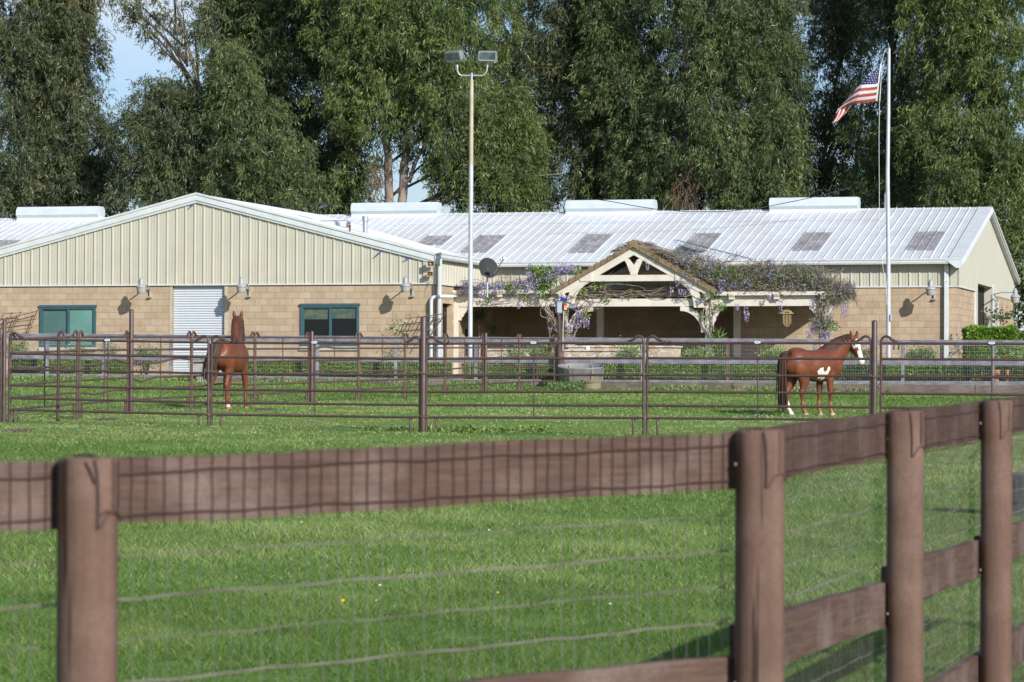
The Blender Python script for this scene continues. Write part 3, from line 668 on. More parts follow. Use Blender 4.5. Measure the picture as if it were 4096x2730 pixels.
# horn speakers
def horn(u,v,sz,m,label):
    a,z=Wp(u,v,-D_-.28); c=BP(a,-D_-.28,z); fdir=(-Bdir*.95+Adir*.30).normalized(); x=fdir.cross(Vector((0,0,1))).normalized(); y=Vector((0,0,1))
    t=thing('horn_speaker',BP(a,-D_,z),label,'loudspeaker')
    mb=MB(); w=sz/2; h=sz*.38
    def ring(d,w_,h_): return [c+fdir*d+x*(sx*w_)+y*(sy*h_) for sx,sy in ((-1,-1),(1,-1),(1,1),(-1,1))]
    r=[ring(.0,w,h),ring(-.06,w*.8,h*.8),ring(-.2,w*.35,h*.45),ring(-.24,w*.3,h*.4)]
    ri=[ring(.0,w*.9,h*.86),ring(-.12,w*.4,h*.4)]
    q=[mb.pts(k) for k in r+ri]
    for i in range(3):
        for j in range(4): mb.face((q[i]+j,q[i]+(j+1)%4,q[i+1]+(j+1)%4,q[i+1]+j))
    for j in range(4): mb.face((q[4]+j,q[4]+(j+1)%4,q[0]+(j+1)%4,q[0]+j)); mb.face((q[5]+j,q[5]+(j+1)%4,q[4]+(j+1)%4,q[4]+j))
    mb.face([q[5]+i for i in range(4)]); mb.face([q[3]+i for i in range(4)])
    build(mb,'horn',m,t); mb=MB(); mb.lathe([(0,.0),(sz*.20,0),(sz*.22,-.02),(sz*.15,-.04)],c-fdir*.05,axis=fdir,n=14); build(mb,'dark_throat',M['rust'] if m is M['horn'] else M['dark'],t)
    mb=MB(); mb.lathe([(0,.03),(sz*.06,.03),(sz*.12,.01),(0,0)],c-fdir*.045,axis=fdir,n=12); build(mb,'centre_cone',M['lamphead'],t,smooth=60)
    mb=MB(); mb.tube([c-fdir*.22,BP(a-.12,-D_-.05,z),BP(a-.12,-D_,z)],.018,6); mb.tube([BP(a-.12,-D_-.03,z-.06),BP(a-.12,-D_-.03,z+.06)],.03,6)
    mb.tube([c+Vector((.05,-.02,-h)),c+Vector((.14,0,-.22)),c+Vector((.02,.05,-.34))-Vector((.0,0,0)),BP(a-.1,-D_-.03,z-.2)],.007,5); build(mb,'bracket',M['grey'],t)
horn(1721,1057,.26,M['horn'],'larger beige horn speaker at the right corner of the gable')
horn(1719,1097,.20,M['hornyellow'],'small yellowed horn speaker mounted below the beige one')
# satellite dish
c=P(1954,1072,104.2); t=thing('satellite_dish',(c.x+.1,c.y,c.z-.9),'charcoal oval satellite dish above the purple wisteria','satellite dish')
fd=Vector((.42,-.85,.30)).normalized(); mb=MB()
prof=[(.001,-.055),(.1,-.052),(.2,-.035),(.28,-.012),(.325,.0),(.332,.0),(.28,-.022),(.2,-.045),(.001,-.066)]
mb.lathe(prof,c,axis=fd,n=28); o=build(mb,'reflector',M['dish'],t,smooth=50)
mb=MB(); e=P(2016,1034,103.4); s=P(1976,1096,103.9); mb.tube([s,e],.018,6); mb.box(e,.10,.12,.07,.4); mb.box(e+Vector((-.08,0,-.02)),.07,.08,.06,.2); build(mb,'feed_arm',M['galv'],t)
mb=MB(); mb.tube([c-fd*.06,c-fd*.2+Vector((0,0,-.2)),P(1949,1108,104.4),P(1949,1190,104.4)],.03,8); build(mb,'mast',M['galv'],t)
# ------------------------------------------------------------ pergola
PB=-3.0
def pp(u,v,b=PB): return Wp(u,v,b)
pg=thing('pergola',BP(pp(2535,1300)[0],PB,2.45),'cream timber pergola with tiled gable in the middle, covered in wisteria','pergola')
aL,_=pp(1812,1200); aRt,_=pp(3318,1200); zb0=pp(2000,1228)[1]; zb1=pp(2000,1184)[1]; zt=pp(2000,1165)[1]
p1,_=pp(1824,1300); p2,_=pp(2262,1300); p3,_=pp(2833,1300); p4,_=pp(3293,1300)
def notch(a0,s,z,w=.42,h=.36): # decorative stepped end bracket profile
    return [(a0,z),(a0+s*w,z),(a0+s*w,z-h*.18),(a0+s*w*.86,z-h*.22),(a0+s*w*.74,z-h*.30),(a0+s*w*.62,z-h*.44),(a0+s*w*.54,z-h*.50),(a0+s*w*.48,z-h*.56),(a0+s*w*.42,z-h*.72),(a0+s*w*.34,z-h*.78),(a0+s*w*.26,z-h*.84),(a0+s*w*.24,z-h),(a0,z-h)]
mb=MB()
# two side beams with profiled ends
la=aL-.32; mb.bprism([(la-.05,zb1-.0),(p2+.1,zb1),(p2+.1,zb0),(aL+.02,zb0),(aL-.06,zb0+.03),(aL-.14,zb0+.045),(aL-.2,zb0+.10),(aL-.26,zb0+.18),(la-.05,zb0+.25)],PB-.07,PB+.07)
build(mb,'side_beam',M['pergola'],pg,bevel=.006)
ra=aRt+.42; zb0r=pp(3200,1225)[1]; zb1r=pp(3200,1180)[1]
mb=MB(); mb.bprism([(p3-.1,zb0r),(p3-.1,zb1r),(ra,zb1r),(ra,zb0r+.25),(ra-.06,zb0r+.18),(ra-.12,zb0r+.10),(ra-.2,zb0r+.04),(ra-.3,zb0r)],PB-.07,PB+.07); build(mb,'side_beam',M['pergola'],pg,bevel=.006)
mb=MB(); zc0=pp(2540,1227)[1]; zc1=pp(2540,1196)[1]; mb.bbox(p2,p3,PB-.06,PB+.06,zc0,zc1); build(mb,'cross_beam',M['pergola'],pg,bevel=.006)
for q_ in ((la+.25,p2-.05,PB-.24,PB-.19,zt-.10,zt+.03),(p3+.1,ra-.2,PB-.24,PB-.19,zb1r-.02,zb1r+.10)): mb=MB(); mb.bbox(*q_); build(mb,'fascia_board',M['pergola'],pg,bevel=.006)
for q_ in ((la+.1,p2-.05,PB-.075,PB+.05,zb1+.003,zt+.0),(p3+.1,ra-.1,PB-.075,PB+.05,zb1r+.003,zb1r+.12)): mb=MB(); mb.bbox(*q_); build(mb,'upper_beam',M['pergola'],pg)
# rafters with corbel ends, run back to the wall
def rafter(a,z1,m=M['pergola']):
    mb=MB()
    def xs_(a0,a1):
        pr=[(PB-.30,z1),(PB-.30,z1-.04),(PB-.28,z1-.08),(PB-.24,z1-.13),(PB-.235,z1-.19),(PB-.08,z1-.19),(PB-.08,z1-.10),(0,z1-.10),(0,z1)]
        n=len(pr); q=mb.pts([BP(a0,b,z) for b,z in pr]+[BP(a1,b,z) for b,z in pr])
        mb.face(tuple(q+i for i in range(n))); mb.face(tuple(q+n+i for i in range(n-1,-1,-1)))
        for i in range(n): j=(i+1)%n; mb.face((q+j,q+i,q+n+i,q+n+j))
    xs_(a-.085,a+.085); build(mb,'rafter',m,pg,bevel=.005)
for u in (1820,1995): rafter(pp(u,1200,PB-.3)[0],zt-.0)
for u in (2245,2824,2924,3104,3290): rafter(pp(u,1200,PB-.3)[0],zb1r+.05)
# posts and braces
for i,(a,zt_) in enumerate(((p1,zb0),(p2,zb0),(p3,zb0r),(p4,zb0r))):
    mb=MB(); mb.bbox(a-.075,a+.075,PB-.075,PB+.075,2.3,zt_+.02); build(mb,'post',M['pergola'],pg,bevel=.006)
def brace(a,s,z,**k):
    mb=MB(); mb.bprism(notch(a,s,z,**k),PB-.045,PB+.045); build(mb,'bracket',M['pergola'],pg)
brace(p1+.076,1,zb0-.001,w=.38,h=.42); brace(p3+.076,1,zb0r-.001,w=.36,h=.62); brace(p4+.076,1,zb0r-.001,w=.34,h=.3); brace(p4-.076,-1,zb0r-.001,w=.34,h=.5)
def knee(a,s,z,L=.80,w=.14):
    n=10; mb=MB(); o=[];q=[]
    for i in range(n+1):
        t=PI/2*i/n; cx,cz=a+s*L,z-L
        o.append((min(max(cx-s*(L+.02)*math.cos(t),min(a,a+s*9)),max(a,a+s*9)),min(cz+(L+.02)*math.sin(t),z-.001)))
        q.append((cx-s*(L-w)*math.cos(t),cz+(L-w)*math.sin(t)))
    for i in range(n):
        o0,o1,i0,i1=o[i],o[i+1],q[i],q[i+1]
        mb.hexa([BP(o0[0],PB-.05,o0[1]),BP(i0[0],PB-.05,i0[1]),BP(i0[0],PB+.05,i0[1]),BP(o0[0],PB+.05,o0[1]),BP(o1[0],PB-.05,o1[1]),BP(i1[0],PB-.05,i1[1]),BP(i1[0],PB+.05,i1[1]),BP(o1[0],PB+.05,o1[1])])
    build(mb,'knee_brace',M['pergola'],pg)
knee(p2+.07,1,zc0); knee(p3-.07,-1,zc0)
# inner columns near the wall
for u in (2402,2948):
    a,_=Wp(u,1300,-.45); mb=MB(); mb.bbox(a-.10,a+.10,-.55,-.35,2.3,4.95); mb.bprism([(a-.1,4.7),(a-.16,4.98),(a+.16,4.98),(a+.1,4.7)],-.53,-.37); build(mb,'inner_column',M['pergola'],pg,bevel=.008)
# gable truss
PBg=PB-.18
ap=pp(2536,986,PBg); eL=pp(2254,1155,PBg); eR=pp(2848,1160,PBg); bt=.30
ac=ap[0]; sl=(ap[1]-eL[1])/(ac-eL[0]); slr=(ap[1]-eR[1])/(eR[0]-ac); sl=(sl+slr)/2; hw=3.36/2*1.0
halfL=ac-eL[0]; halfR=eR[0]-ac; hf=(halfL+halfR)/2
def gpt(s,d,off): # along slope from apex by horizontal distance d, offset down by off
    return (ac+s*d, ap[1]-sl*d-off)
for s in (-1,1):
    mb=MB(); L=hf+.06
    mb.bprism([gpt(s,0,0),gpt(s,L,0),gpt(s,L+.02,.10),gpt(s,L-.05,.14),gpt(s,L-.10,.21),gpt(s,L-.28,.22),gpt(s,L-.38,.27),gpt(s,0,.27)],PBg-.05,PBg+.05); build(mb,'bargeboard',M['pergola'],pg,bevel=.005)
zcol=pp(2536,1113,PBg)[1]; zcol1=pp(2536,1097,PBg)[1]; zcol0=pp(2536,1126,PBg)[1]; zcolT=pp(2536,1101,PBg)[1]
xc=(ap[1]-.27-zcol0)/sl
mb=MB(); mb.bbox(ac-xc-.05,ac+xc+.05,PBg-.04,PBg+.06,zcol0,zcolT); build(mb,'collar_beam',M['pergola'],pg,bevel=.005)
mb=MB(); mb.bprism([(ac-.10,zcolT+.001),(ac+.10,zcolT+.001),(ac+.10,zcolT+.26),(ac,zcolT+.30),(ac-.10,zcolT+.26)],PBg-.05,PBg+.06); build(mb,'king_block',M['pergola'],pg)
for s in (-1,1):
    n=8; mb=MB(); lo=[];hi=[]
    for i in range(n+1):
        t=i/n; lo.append((ac+s*(.10+.46*t+.03*math.sin(PI*t)*0),zcolT+.02+(.66*(1-(1-t)**2.1)))); hi.append((ac+s*(.0+.38*t),zcolT+.30+.50*t))
    top=ap[1]-.27
    for i in range(n):
        a0_,a1_,c0_,c1_=hi[i],hi[i+1],lo[i],lo[i+1]
        cl=lambda p:(p[0],min(p[1],top-sl*abs(p[0]-ac)))
        a0_,a1_,c0_,c1_=map(cl,(a0_,a1_,c0_,c1_))
        mb.hexa([BP(a0_[0],PBg-.04,a0_[1]),BP(c0_[0],PBg-.04,c0_[1]),BP(c0_[0],PBg+.04,c0_[1]),BP(a0_[0],PBg+.04,a0_[1]),BP(a1_[0],PBg-.04,a1_[1]),BP(c1_[0],PBg-.04,c1_[1]),BP(c1_[0],PBg+.04,c1_[1]),BP(a1_[0],PBg+.04,a1_[1])])
    build(mb,'curved_strut',M['pergola'],pg)
for s in (-1,1): 
    mb=MB()
    x0=ac+s*(xc-.12); x1=ac+s*(xc+.30)
    mb.bprism([(x0,zcol0-.0),(x0,zcolT+.10),(x1-s*.1,zcolT+.10) if False else (x0+s*.05,zcolT+.16),(x1,zcolT-.1),(x1-s*.05,zcol0-.0)],PBg-.075,PBg-.052)
    for kx in range(2):
        for kz in range(3): mb.lathe([(.014,0),(.014,.012),(0,.014)],BP(x0+s*(.06+.14*kx),PBg-.076,zcol0+.05+kz*.09-0.02),axis=-Bdir,n=6)
    build(mb,'gusset_plate',M['pergola'],pg)
# curved braces at gable feet
for s in (-1,1):
    mb=MB(); n=9; x0=hf-.36; 
    for i in range(n):
        t0,t1=i/n,(i+1)/n
        def outer(t): d=(xc+.02)+(x0-xc+.1)*t; return gpt(s,d,.27)
        def inner(t):
            x=(xc-.22)+(x0-xc+.13)*math.sin(t*PI/2); z=zcol0-.001-(zcol0-(ap[1]-sl*(x0+.1)-.72))*(1-math.cos(t*PI/2)); return (ac+s*x,z)
        a0_,a1_,c0_,c1_=outer(t0),outer(t1),inner(t0),inner(t1)
        if i==n-1: a1_=(a1_[0]+s*.12,c1_[1])
        mb.hexa([BP(a0_[0],PBg-.03,a0_[1]),BP(c0_[0],PBg-.03,c0_[1]),BP(c0_[0],PBg+.05,c0_[1]),BP(a0_[0],PBg+.05,a0_[1]),BP(a1_[0],PBg-.03,a1_[1]),BP(c1_[0],PBg-.03,c1_[1]),BP(c1_[0],PBg+.05,c1_[1]),BP(a1_[0],PBg+.05,a1_[1])])
    build(mb,'curved_brace',M['pergola'],pg)
# roof deck of gable (solid) and side decks
mb=MB()
for s in (-1,1):
    p=[gpt(s,0,-.005),gpt(s,hf+.1,-.005),gpt(s,hf+.1,-.05),gpt(s,0,-.05)]; mb.bprism(p,PBg-.05,-.45)
build(mb,'roof_shade_boards',M['soffit'],pg)
# tiles: rows of thick clay tiles up each verge and in courses
mb=MB(); nt_=12; tl=hf/nt_*1.04
for s in (-1,1):
    for i in range(nt_+1):
        d0=i*tl; d1=(i+1)*tl+.03
        if d1>hf+.28: d1=hf+.28
        bb=PBg-.12; k=0
        while bb<-.6:
            w=.28; j=.012*random.random(); z0=-.055-.03; 
            a0_=gpt(s,d0,-.055); a1_=gpt(s,d1,-.055); b0_=gpt(s,d0,-.085-j); b1_=gpt(s,d1,-.135-j)
            mb.bprism([a0_,a1_,b1_,b0_],bb,bb+w-.01); bb+=w
        # verge tile hanging over bargeboard
        a0_=gpt(s,d0+.01,.03); a1_=gpt(s,d1-.035,.03); b0_=gpt(s,d0+.01,-.10); b1_=gpt(s,d1-.035,-.15)
        mb.bprism([a0_,a1_,b1_,b0_],PBg-.15,PBg-.121)
mb.bprism([gpt(-1,.12,.02),gpt(-1,0,.02),gpt(1,.12,.02),gpt(1,.12,-.17),gpt(-1,0,-.2),gpt(-1,.12,-.17)],PBg-.17,-.6)
build(mb,'clay_tiles',M['tileA'],pg)
# solid side decks added under the vines to darken the bays
mb=MB(); zd=zt+.02
mb.bbox(la+.4,p2-.1,PB-.1,-.05,zt+.012,zt+.03); build(mb,'roof_shade_boards',M['soffit'],pg); mb=MB(); mb.bbox(p3+.2,ra-.35,PB-.1,-.05,zb1r+.121,zb1r+.135); build(mb,'roof_shade_boards',M['soffit'],pg)
mb=MB(); mb.bbox(p2,p3,-.5,-.42,5.05,5.2); build(mb,'rear_beam',M['pergola'],pg); mb=MB(); mb.bbox(ac-1.2,ac+1.2,-.46,-.4,5.7,5.85); build(mb,'rear_beam',M['pergola'],pg)
# ------------------------------------------------------------ lamp pole and flagpole
def gyard(x,y): return 2.2
q=P(1880,1500,101.6); t=thing('light_pole',(q.x,q.y,2.2),'tall silver and tan pole with two grey floodlights on a U-shaped arm','light pole')
top=P(1886.5,321,101.6); mid=P(1884.5,660,101.6); mid2=P(1885.5,563,101.6)
mb=MB(); mb.tube([Vector((q.x,q.y,2.1)),mid],[.072,.066],16); build(mb,'lower_pole',M['polepaint'],t,smooth=60)
mb=MB(); mb.tube([mid,top],[.0662,.058],16); build(mb,'upper_pole',M['poletan'],t,smooth=60)
mb=MB(); mb.tube([top,P(1887,292,101.6)],.034,10); u=[(1829,270),(1830,285),(1836,298),(1846,303),(1870,303),(1887,303),(1905,303),(1930,303),(1940,297),(1947,286),(1949,270)]
mb.tube([P(a,b,101.6) for a,b in u],.024,8); mb.tube([P(1827,258,101.6),P(1829,272,101.6)],.042,10); mb.tube([P(1950,253,101.6),P(1949,270,101.6)],.036,10); build(mb,'u_arm',M['galv'],t,smooth=60)
def flood(u,v,yaw,tilt):
    c=P(u,v,101.5); R=(Matrix.Rotation(yaw,3,'Z')@Matrix.Rotation(tilt,3,'X'))
    def T(x,y,z): return c+R@Vector((x,y,z))
    w,h=.275,.15
    prof=[(-.16,1.,1.),(-.11,1.02,1.02),(.02,.98,.95),(.14,.80,.66),(.17,.72,.58)]
    mb=MB(); rings=[]
    for (y,sx,sz) in prof:
        W2,H2=w*sx,h*sz; r=.05; pts=[]
        for cx,cz,a0 in ((W2-r,H2-r,0),(-W2+r,H2-r,90),(-W2+r,-H2+r,180),(W2-r,-H2+r,270)):
            for k in range(4):
                th=math.radians(a0+k*30); pts.append(T(cx+r*math.cos(th),y,cz+r*math.sin(th)))
        rings.append(mb.pts(pts))
    n=16
    for i in range(len(rings)-1):
        for j in range(n): mb.face((rings[i]+j,rings[i]+(j+1)%n,rings[i+1]+(j+1)%n,rings[i+1]+j))
    mb.face([rings[-1]+j for j in range(n)]); mb.face([rings[0]+j for j in range(n-1,-1,-1)])
    f=build(mb,'floodlight',M['grey'],t,smooth=35)
    g=MB(); g.hexa([T(-w*.87,-.168,-h*.66),T(w*.87,-.168,-h*.66),T(w*.87,-.161,-h*.66),T(-w*.87,-.161,-h*.66),T(-w*.87,-.168,h*.72),T(w*.87,-.168,h*.72),T(w*.87,-.161,h*.72),T(-w*.87,-.161,h*.72)]); build(g,'glass',M['lampglass'],f)
    k=MB(); k.tube([T(w*1.03,.02,.0),T(w*1.12,.02,-.05),T(w*1.12,.02,-h*1.25),T(w*.9,.02,-h*1.35),T(-w*.9,.02,-h*1.35),T(-w*1.05,.02,-h*1.2),T(-w*1.03,.02,0)],.012,6); build(k,'yoke',M['galv'],f)
flood(1821,222,math.radians(-33),math.radians(20)); flood(1948,223,math.radians(6),math.radians(12))
q=P(3554,1500,100.6); ft=P(3556,199,100.6); t=thing('flagpole',(q.x,q.y,2.2),'tall tapered silver flagpole in front of the long stable','flagpole')
mb=MB(); path=[Vector((q.x,q.y,2.1))]+[P(u,v,100.6) for u,v in ((3554.5,1400),(3553.5,1000),(3550.5,700),(3554,450),(3556,199))]
mb.tube(path,[.066,.066,.064,.060,.052,.045],16); build(mb,'pole',M['polepaint'],t,smooth=60)
mb=MB(); mb.lathe([(.0,-.02),(.05,-.02),(.055,0),(.05,.02),(.02,.03),(.02,.05),(.03,.07),(.02,.09),(0,.095)],ft,n=12); mb.tube([ft+Vector((0,0,.02)),ft+Vector((-.1,0,.01)),ft+Vector((-.14,0,-.04))],.016,6); build(mb,'truck',M['galv'],t,smooth=50)
mb=MB(); mb.tube([P(u,v,100.5) for u,v in ((3538,205),(3533,225),(3527,250),(3523,330),(3518,404),(3516,560),(3517,740),(3518,900),(3524,1000),(3533,1080),(3545,1130),(3548,1220))],.008,5)
mb.tube([P(u,v,100.45) for u,v in ((3538,205),(3533,225),(3527,248),(3524,340),(3520,405))],.007,5); build(mb,'halyard',M['trim'],t)
mb=MB(); mb.box(P(3565,1270,100.5),.05,.04,.2); build(mb,'cleat',M['galv'],t)
# ------------------------------------------------------------ flag
def flag():
    # image-space control net traced per column s (0 hoist ->1 fly), rows r (0 top ->1 bottom)
    Z=3250; s_=360/1568.
    def pt(x,y,Y): return P(Z+x*s_,160+y*s_,Y)
    hoT=(1205,385); hoB=(1140,1050)
    cols=[ (0.0,(1200,392),(1132,1065),100.45),
           (0.12,(1120,500),(1010,1085),100.30),
           (0.25,(1015,600),(880,1100),100.2),
           (0.38,(890,715),(740,1118),100.2),
           (0.5,(780,830),(640,1145),100.28),
           (0.62,(690,935),(560,1175),100.36),
           (0.74,(590,1050),(480,1215),100.40),
           (0.86,(500,1140),(410,1280),100.42),
           (1.0,(450,1190),(355,1400),100.40)]
    N=60; Rr=39
    # real proportions: hoist 1, fly 1.9; stripes 13
    V_=[[None]*(Rr+1) for _ in range(N+1)]
    for i in range(N+1):
        s=i/N
        for k in range(len(cols)-1):
            if cols[k][0]<=s<=cols[k+1][0]: break
        a,b=cols[k],cols[k+1]; f=(s-a[0])/(b[0]-a[0]); f=f*f*(3-2*f)*.3+f*.7
        T=(a[1][0]*(1-f)+b[1][0]*f,a[1][1]*(1-f)+b[1][1]*f); B=(a[2][0]*(1-f)+b[2][0]*f,a[2][1]*(1-f)+b[2][1]*f); Yd=a[3]*(1-f)+b[3]*f
        for j in range(Rr+1):
            r=j/Rr; r0=s/.42*.50 if s<.42 else .50+(s-.42)/.58*.36; q=max(0.,(r-r0)/(1-r0)); back=max(0.,r0-r)
            x=T[0]*(1-q)+B[0]*q; y=T[1]*(1-q)+B[1]*q
            y+= 26*s*(1-s)*math.sin(q*PI)*1.2+back*90; Yj=Yd-.16*math.sin(q*PI)*(1-s*.4)+.05*math.sin(9*s+2*q)+back*.5
            V_[i][j]=pt(x+back*30,y,Yj)
    t=thing('flag',pt(1132,1065,100.45),'American flag with stars and red and white stripes, blown left of its pole','flag')
    def patch(pred,m,name):
        mb=MB()
        for i in range(N):
            for j in range(Rr):
                if pred((i+.5)/N,j): mb.quad(V_[i][j],V_[i][j+1],V_[i+1][j+1],V_[i+1][j])
        return build(mb,name,m,t,smooth=80)
    cant=lambda s,j: s<.42 and j<21
    patch(lambda s,j: cant(s,j) and s>.03,M['flagblue'],'canton')
    patch(lambda s,j: (not cant(s,j)) and s>.03 and (j//3)%2==0,M['flagred'],'red_stripes')
    patch(lambda s,j: ((not cant(s,j)) and s>.03 and (j//3)%2==1) or s<=.03,M['flagwhite'],'white_stripes')
    # the fly end folds under: underside flap hanging below
    mb=MB(); K=14
    for st in range(5):
        pass
    # stars as small five-pointed shapes just in front of canton
    mb=MB()
    for rr in range(9):
        nst=6 if rr%2==0 else 5
        for c_ in range(nst):
            if ((rr+.9)/9.7*21/Rr)<(.045+.375*((c_+ (0.5 if rr%2==0 else 1.))/6.))/.42*.5+.02: continue
            s=.045+.375*((c_+ (0.5 if rr%2==0 else 1.))/6.); r=(rr+.9)/9.7*21/Rr
            i=s*N; j=r*Rr; i0,j0=int(i),int(j); fi,fj=i-i0,j-j0
            p=V_[i0][j0].lerp(V_[i0+1][j0],fi).lerp(V_[i0][j0+1].lerp(V_[i0+1][j0+1],fi),fj)
            ex=(V_[i0+1][j0]-V_[i0][j0]).normalized(); ey=(V_[i0][j0+1]-V_[i0][j0]).normalized(); nn=Vector((0,-1,0)); ey=(ey-ex*ey.dot(ex)).normalized()
            ctr=p+nn*.008; ring=[]
            for k in range(10):
                rad=.022 if k%2==0 else .010; an=PI/2+k*PI/5; ring.append(ctr+Vector((math.cos(an)*rad,0,math.sin(an)*rad)))
            q=mb.pts([ctr]+ring)
            for k in range(10): mb.face((q,q+1+k,q+1+(k+1)%10))
    build(mb,'stars',M['flagwhite'],t)
    # folded-back fly panel with vertical-looking stripes seen from behind
    fold=[((690,1112),(440,1420)),((625,1125),(410,1432)),((560,1140),(385,1438)),((500,1165),(372,1430)),((450,1200),(362,1418))]
    mr,mw=MB(),MB()
    tops=[(690,1115),(655,1125),(605,1135),(555,1150),(510,1168),(475,1185),(450,1200)]
    bots=[(520,1330),(470,1392),(430,1420),(405,1432),(385,1440),(370,1436),(358,1425)]
    for k in range(6):
        tgt=mr if k%2==1 else mw
        for q in range(6):
            f0,f1=q/6,(q+1)/6
            def L(a,b,f): 
                x=a[0]*(1-f)+b[0]*f; y=a[1]*(1-f)+b[1]*f; x-=26*math.sin(PI*f)*-1*.6; y+=10*math.sin(PI*f); return pt(x,y,100.56-.03*k-.08*f)
            tgt.quad(L(tops[k],bots[k],f0),L(tops[k+1],bots[k+1],f0),L(tops[k+1],bots[k+1],f1),L(tops[k],bots[k],f1))
    build(mr,'red_stripes',M['flagred'],t); build(mw,'white_stripes',M['flagwhite'],t)
M['flagblue']=mat('flag_blue',(.02,.025,.12),.7); M['flagred']=mat('flag_red',(.48,.085,.06),.7); M['flagwhite']=mat('flag_white',(.78,.78,.8),.7)
for k in ('flagblue','flagred','flagwhite'):
    m_=M[k]; nt=m_.node_tree; bs=nt.nodes['Principled BSDF']; tr=nt.nodes.new('ShaderNodeBsdfTranslucent'); tr.inputs['Color'].default_value=bs.inputs['Base Color'].default_value
    mx=nt.nodes.new('ShaderNodeMixShader'); mx.inputs[0].default_value=.35; out=[n for n in nt.nodes if n.type=='OUTPUT_MATERIAL'][0]
    nt.links.new(bs.outputs[0],mx.inputs[1]); nt.links.new(tr.outputs[0],mx.inputs[2]); nt.links.new(mx.outputs[0],out.inputs[0])
flag()
# overhead cable
cab=[(1050,819),(1107,818),(1402,817),(1640,813),(1768,815),(1900,819),(2027,820),(2150,814),(2261,803.6),(2330,799.5)]
cab2=[(2330,799.5),(2388,799),(2446,807),(2530,823),(2625,838),(2760,848),(2900,847),(3046,831.7),(3130,815),(3224,796),(3320,773),(3403,751)]
mb=MB(); mb.tube([P(u,v,124) for u,v in cab],.014,5); mb.tube([P(u,v,110.2) for u,v in cab2],.013,5)
single(mb,'overhead_cable',M['cable'],'black overhead cable sagging past the roof vents in front of the trees','cable')
# ------------------------------------------------------------ corral panels
RH=[.268,.467,.685,.955,1.225,1.47] # rail heights
def corral_panel(p0,p1,label,r=.021,bends=None,worn=False,plate=True,group=None,cut=None,mate=None):
    """p0,p1 ground points of the two end uprights (world)"""
    m=M['pipeworn'] if worn else M['pipe']
    p0=Vector(p0); p1=Vector(p1); d=(p1-p0); hd=Vector((d.x,d.y,0)).normalized(); up=Vector((0,0,1))
    t=thing('corral_panel',(p0+p1)/2,label,'corral panel',group)
    def at(s,h): return p0.lerp(p1,s)+up*h
    L=d.length
    for s,sg in ((0,1),(1,-1)):
        mb=MB(); e=at(s,0)
        mb.tube([e+up*.0,e+up*1.49,e+up*1.535+hd*sg*.012,e+up*1.57+hd*sg*.045,e+up*1.58+hd*sg*.085,e+up*1.565+hd*sg*.125,e+up*1.53+hd*sg*.165,e+up*1.50+hd*sg*.23,e+up*1.487+hd*sg*.27],[r]*5+[r*1.05,r*1.1,r*1.0,r*.7],8)
        build(mb,'end_upright',m,t,smooth=60)
        mb=MB(); f0=at(s,0)+hd*sg*.17*1.; 
        mb.tube([f0+up*(RH[0]-.01)-hd*.035,f0+up*(RH[0]-.05),f0+up*.12,f0-up*.01],[.012,.020,.017,.017],7); mb.tube([f0+up*(RH[0]-.01)+hd*.035,f0+up*(RH[0]-.06)],[.012,.018],6)
        build(mb,'foot',m,t,smooth=60)
    for k,h in enumerate(RH):
        mb=MB(); n=10; pts=[]
        for i in range(n+1):
            s=i/n; q=at(s,h)
            if bends and k in bends: q=q+up*bends[k](s)
            pts.append(q)
        mb.tube(pts,r*.98,8); build(mb,'rail',m,t,smooth=60)
    mb=MB(); hm_=RH[5]-.0; q=.5
    mb.tube([at(q,RH[0]),at(q,hm_)],.013,7); build(mb,'brace',m,t,smooth=60)
    if plate:
        n_=hd.cross(up); n_=n_ if n_.y<0 else -n_
        c=at(q,RH[5]+.012)+n_*(r+.006)
        def oval(mb,w,h,off): 
            k=18; mb.poly([c+hd*(w*math.cos(2*PI*i/k))+up*(h*math.copysign(abs(math.sin(2*PI*i/k))**.8,math.sin(2*PI*i/k)))+n_*off for i in range(k)])
        mb=MB(); oval(mb,.062,.028,0); pl=build(mb,'name_plate',M['navy'],t)
        mb=MB(); oval(mb,.054,.0215,.003); build(mb,'plate_face',M['plate'],pl)
        mb=MB()
        for i in range(7):
            x=-.030+i*.0095; mb.quad(c+hd*x+up*(-.006)+n_*.006,c+hd*(x+.006)+up*(-.006)+n_*.006,c+hd*(x+.0075)+up*.007+n_*.006,c+hd*(x+.0015)+up*.007+n_*.006)
        build(mb,'plate_print',M['blueink'],pl)
    return t
def chain(p,q,label,drop=.0,par=None):
    t=MB(); p=Vector(p); q=Vector(q); pts=[]
    def links(a,b,sag):
        n=max(3,int((b-a).length/.032))
        for i in range(n):
            s=(i+.5)/n; c=a.lerp(b,s)-Vector((0,0,sag*4*s*(1-s))); d=(b-a).normalized(); o=Vector((0,-1,0)) if i%2 else Vector((0,0,1)); o=(o-d*o.dot(d)).normalized()
            ring=[c+d*(.020*math.cos(2*PI*k/8))+o*(.012*math.sin(2*PI*k/8)) for k in range(9)]
            t.tube(ring,.0042,4,False)
    links(p,q,.02)
    if drop: links(p,p-Vector((0,0,drop)),0)
    return single(t,'chain',M['chain'],label,'chain','chains tying the corral panels')
def pipe_post(p,h,r,label,up0=0):
    mb=MB(); mb.tube([Vector(p)+Vector((0,0,-.1)),Vector(p)+Vector((0,0,h-.03)),Vector(p)+Vector((0,0,h-.008)),Vector(p)+Vector((0,0,h))],[r,r,r*.8,r*.35],14)
    return single(mb,'pipe_post',M['pipe'],label,'post','tall pipe posts of the corral',loc=p,smooth=50)
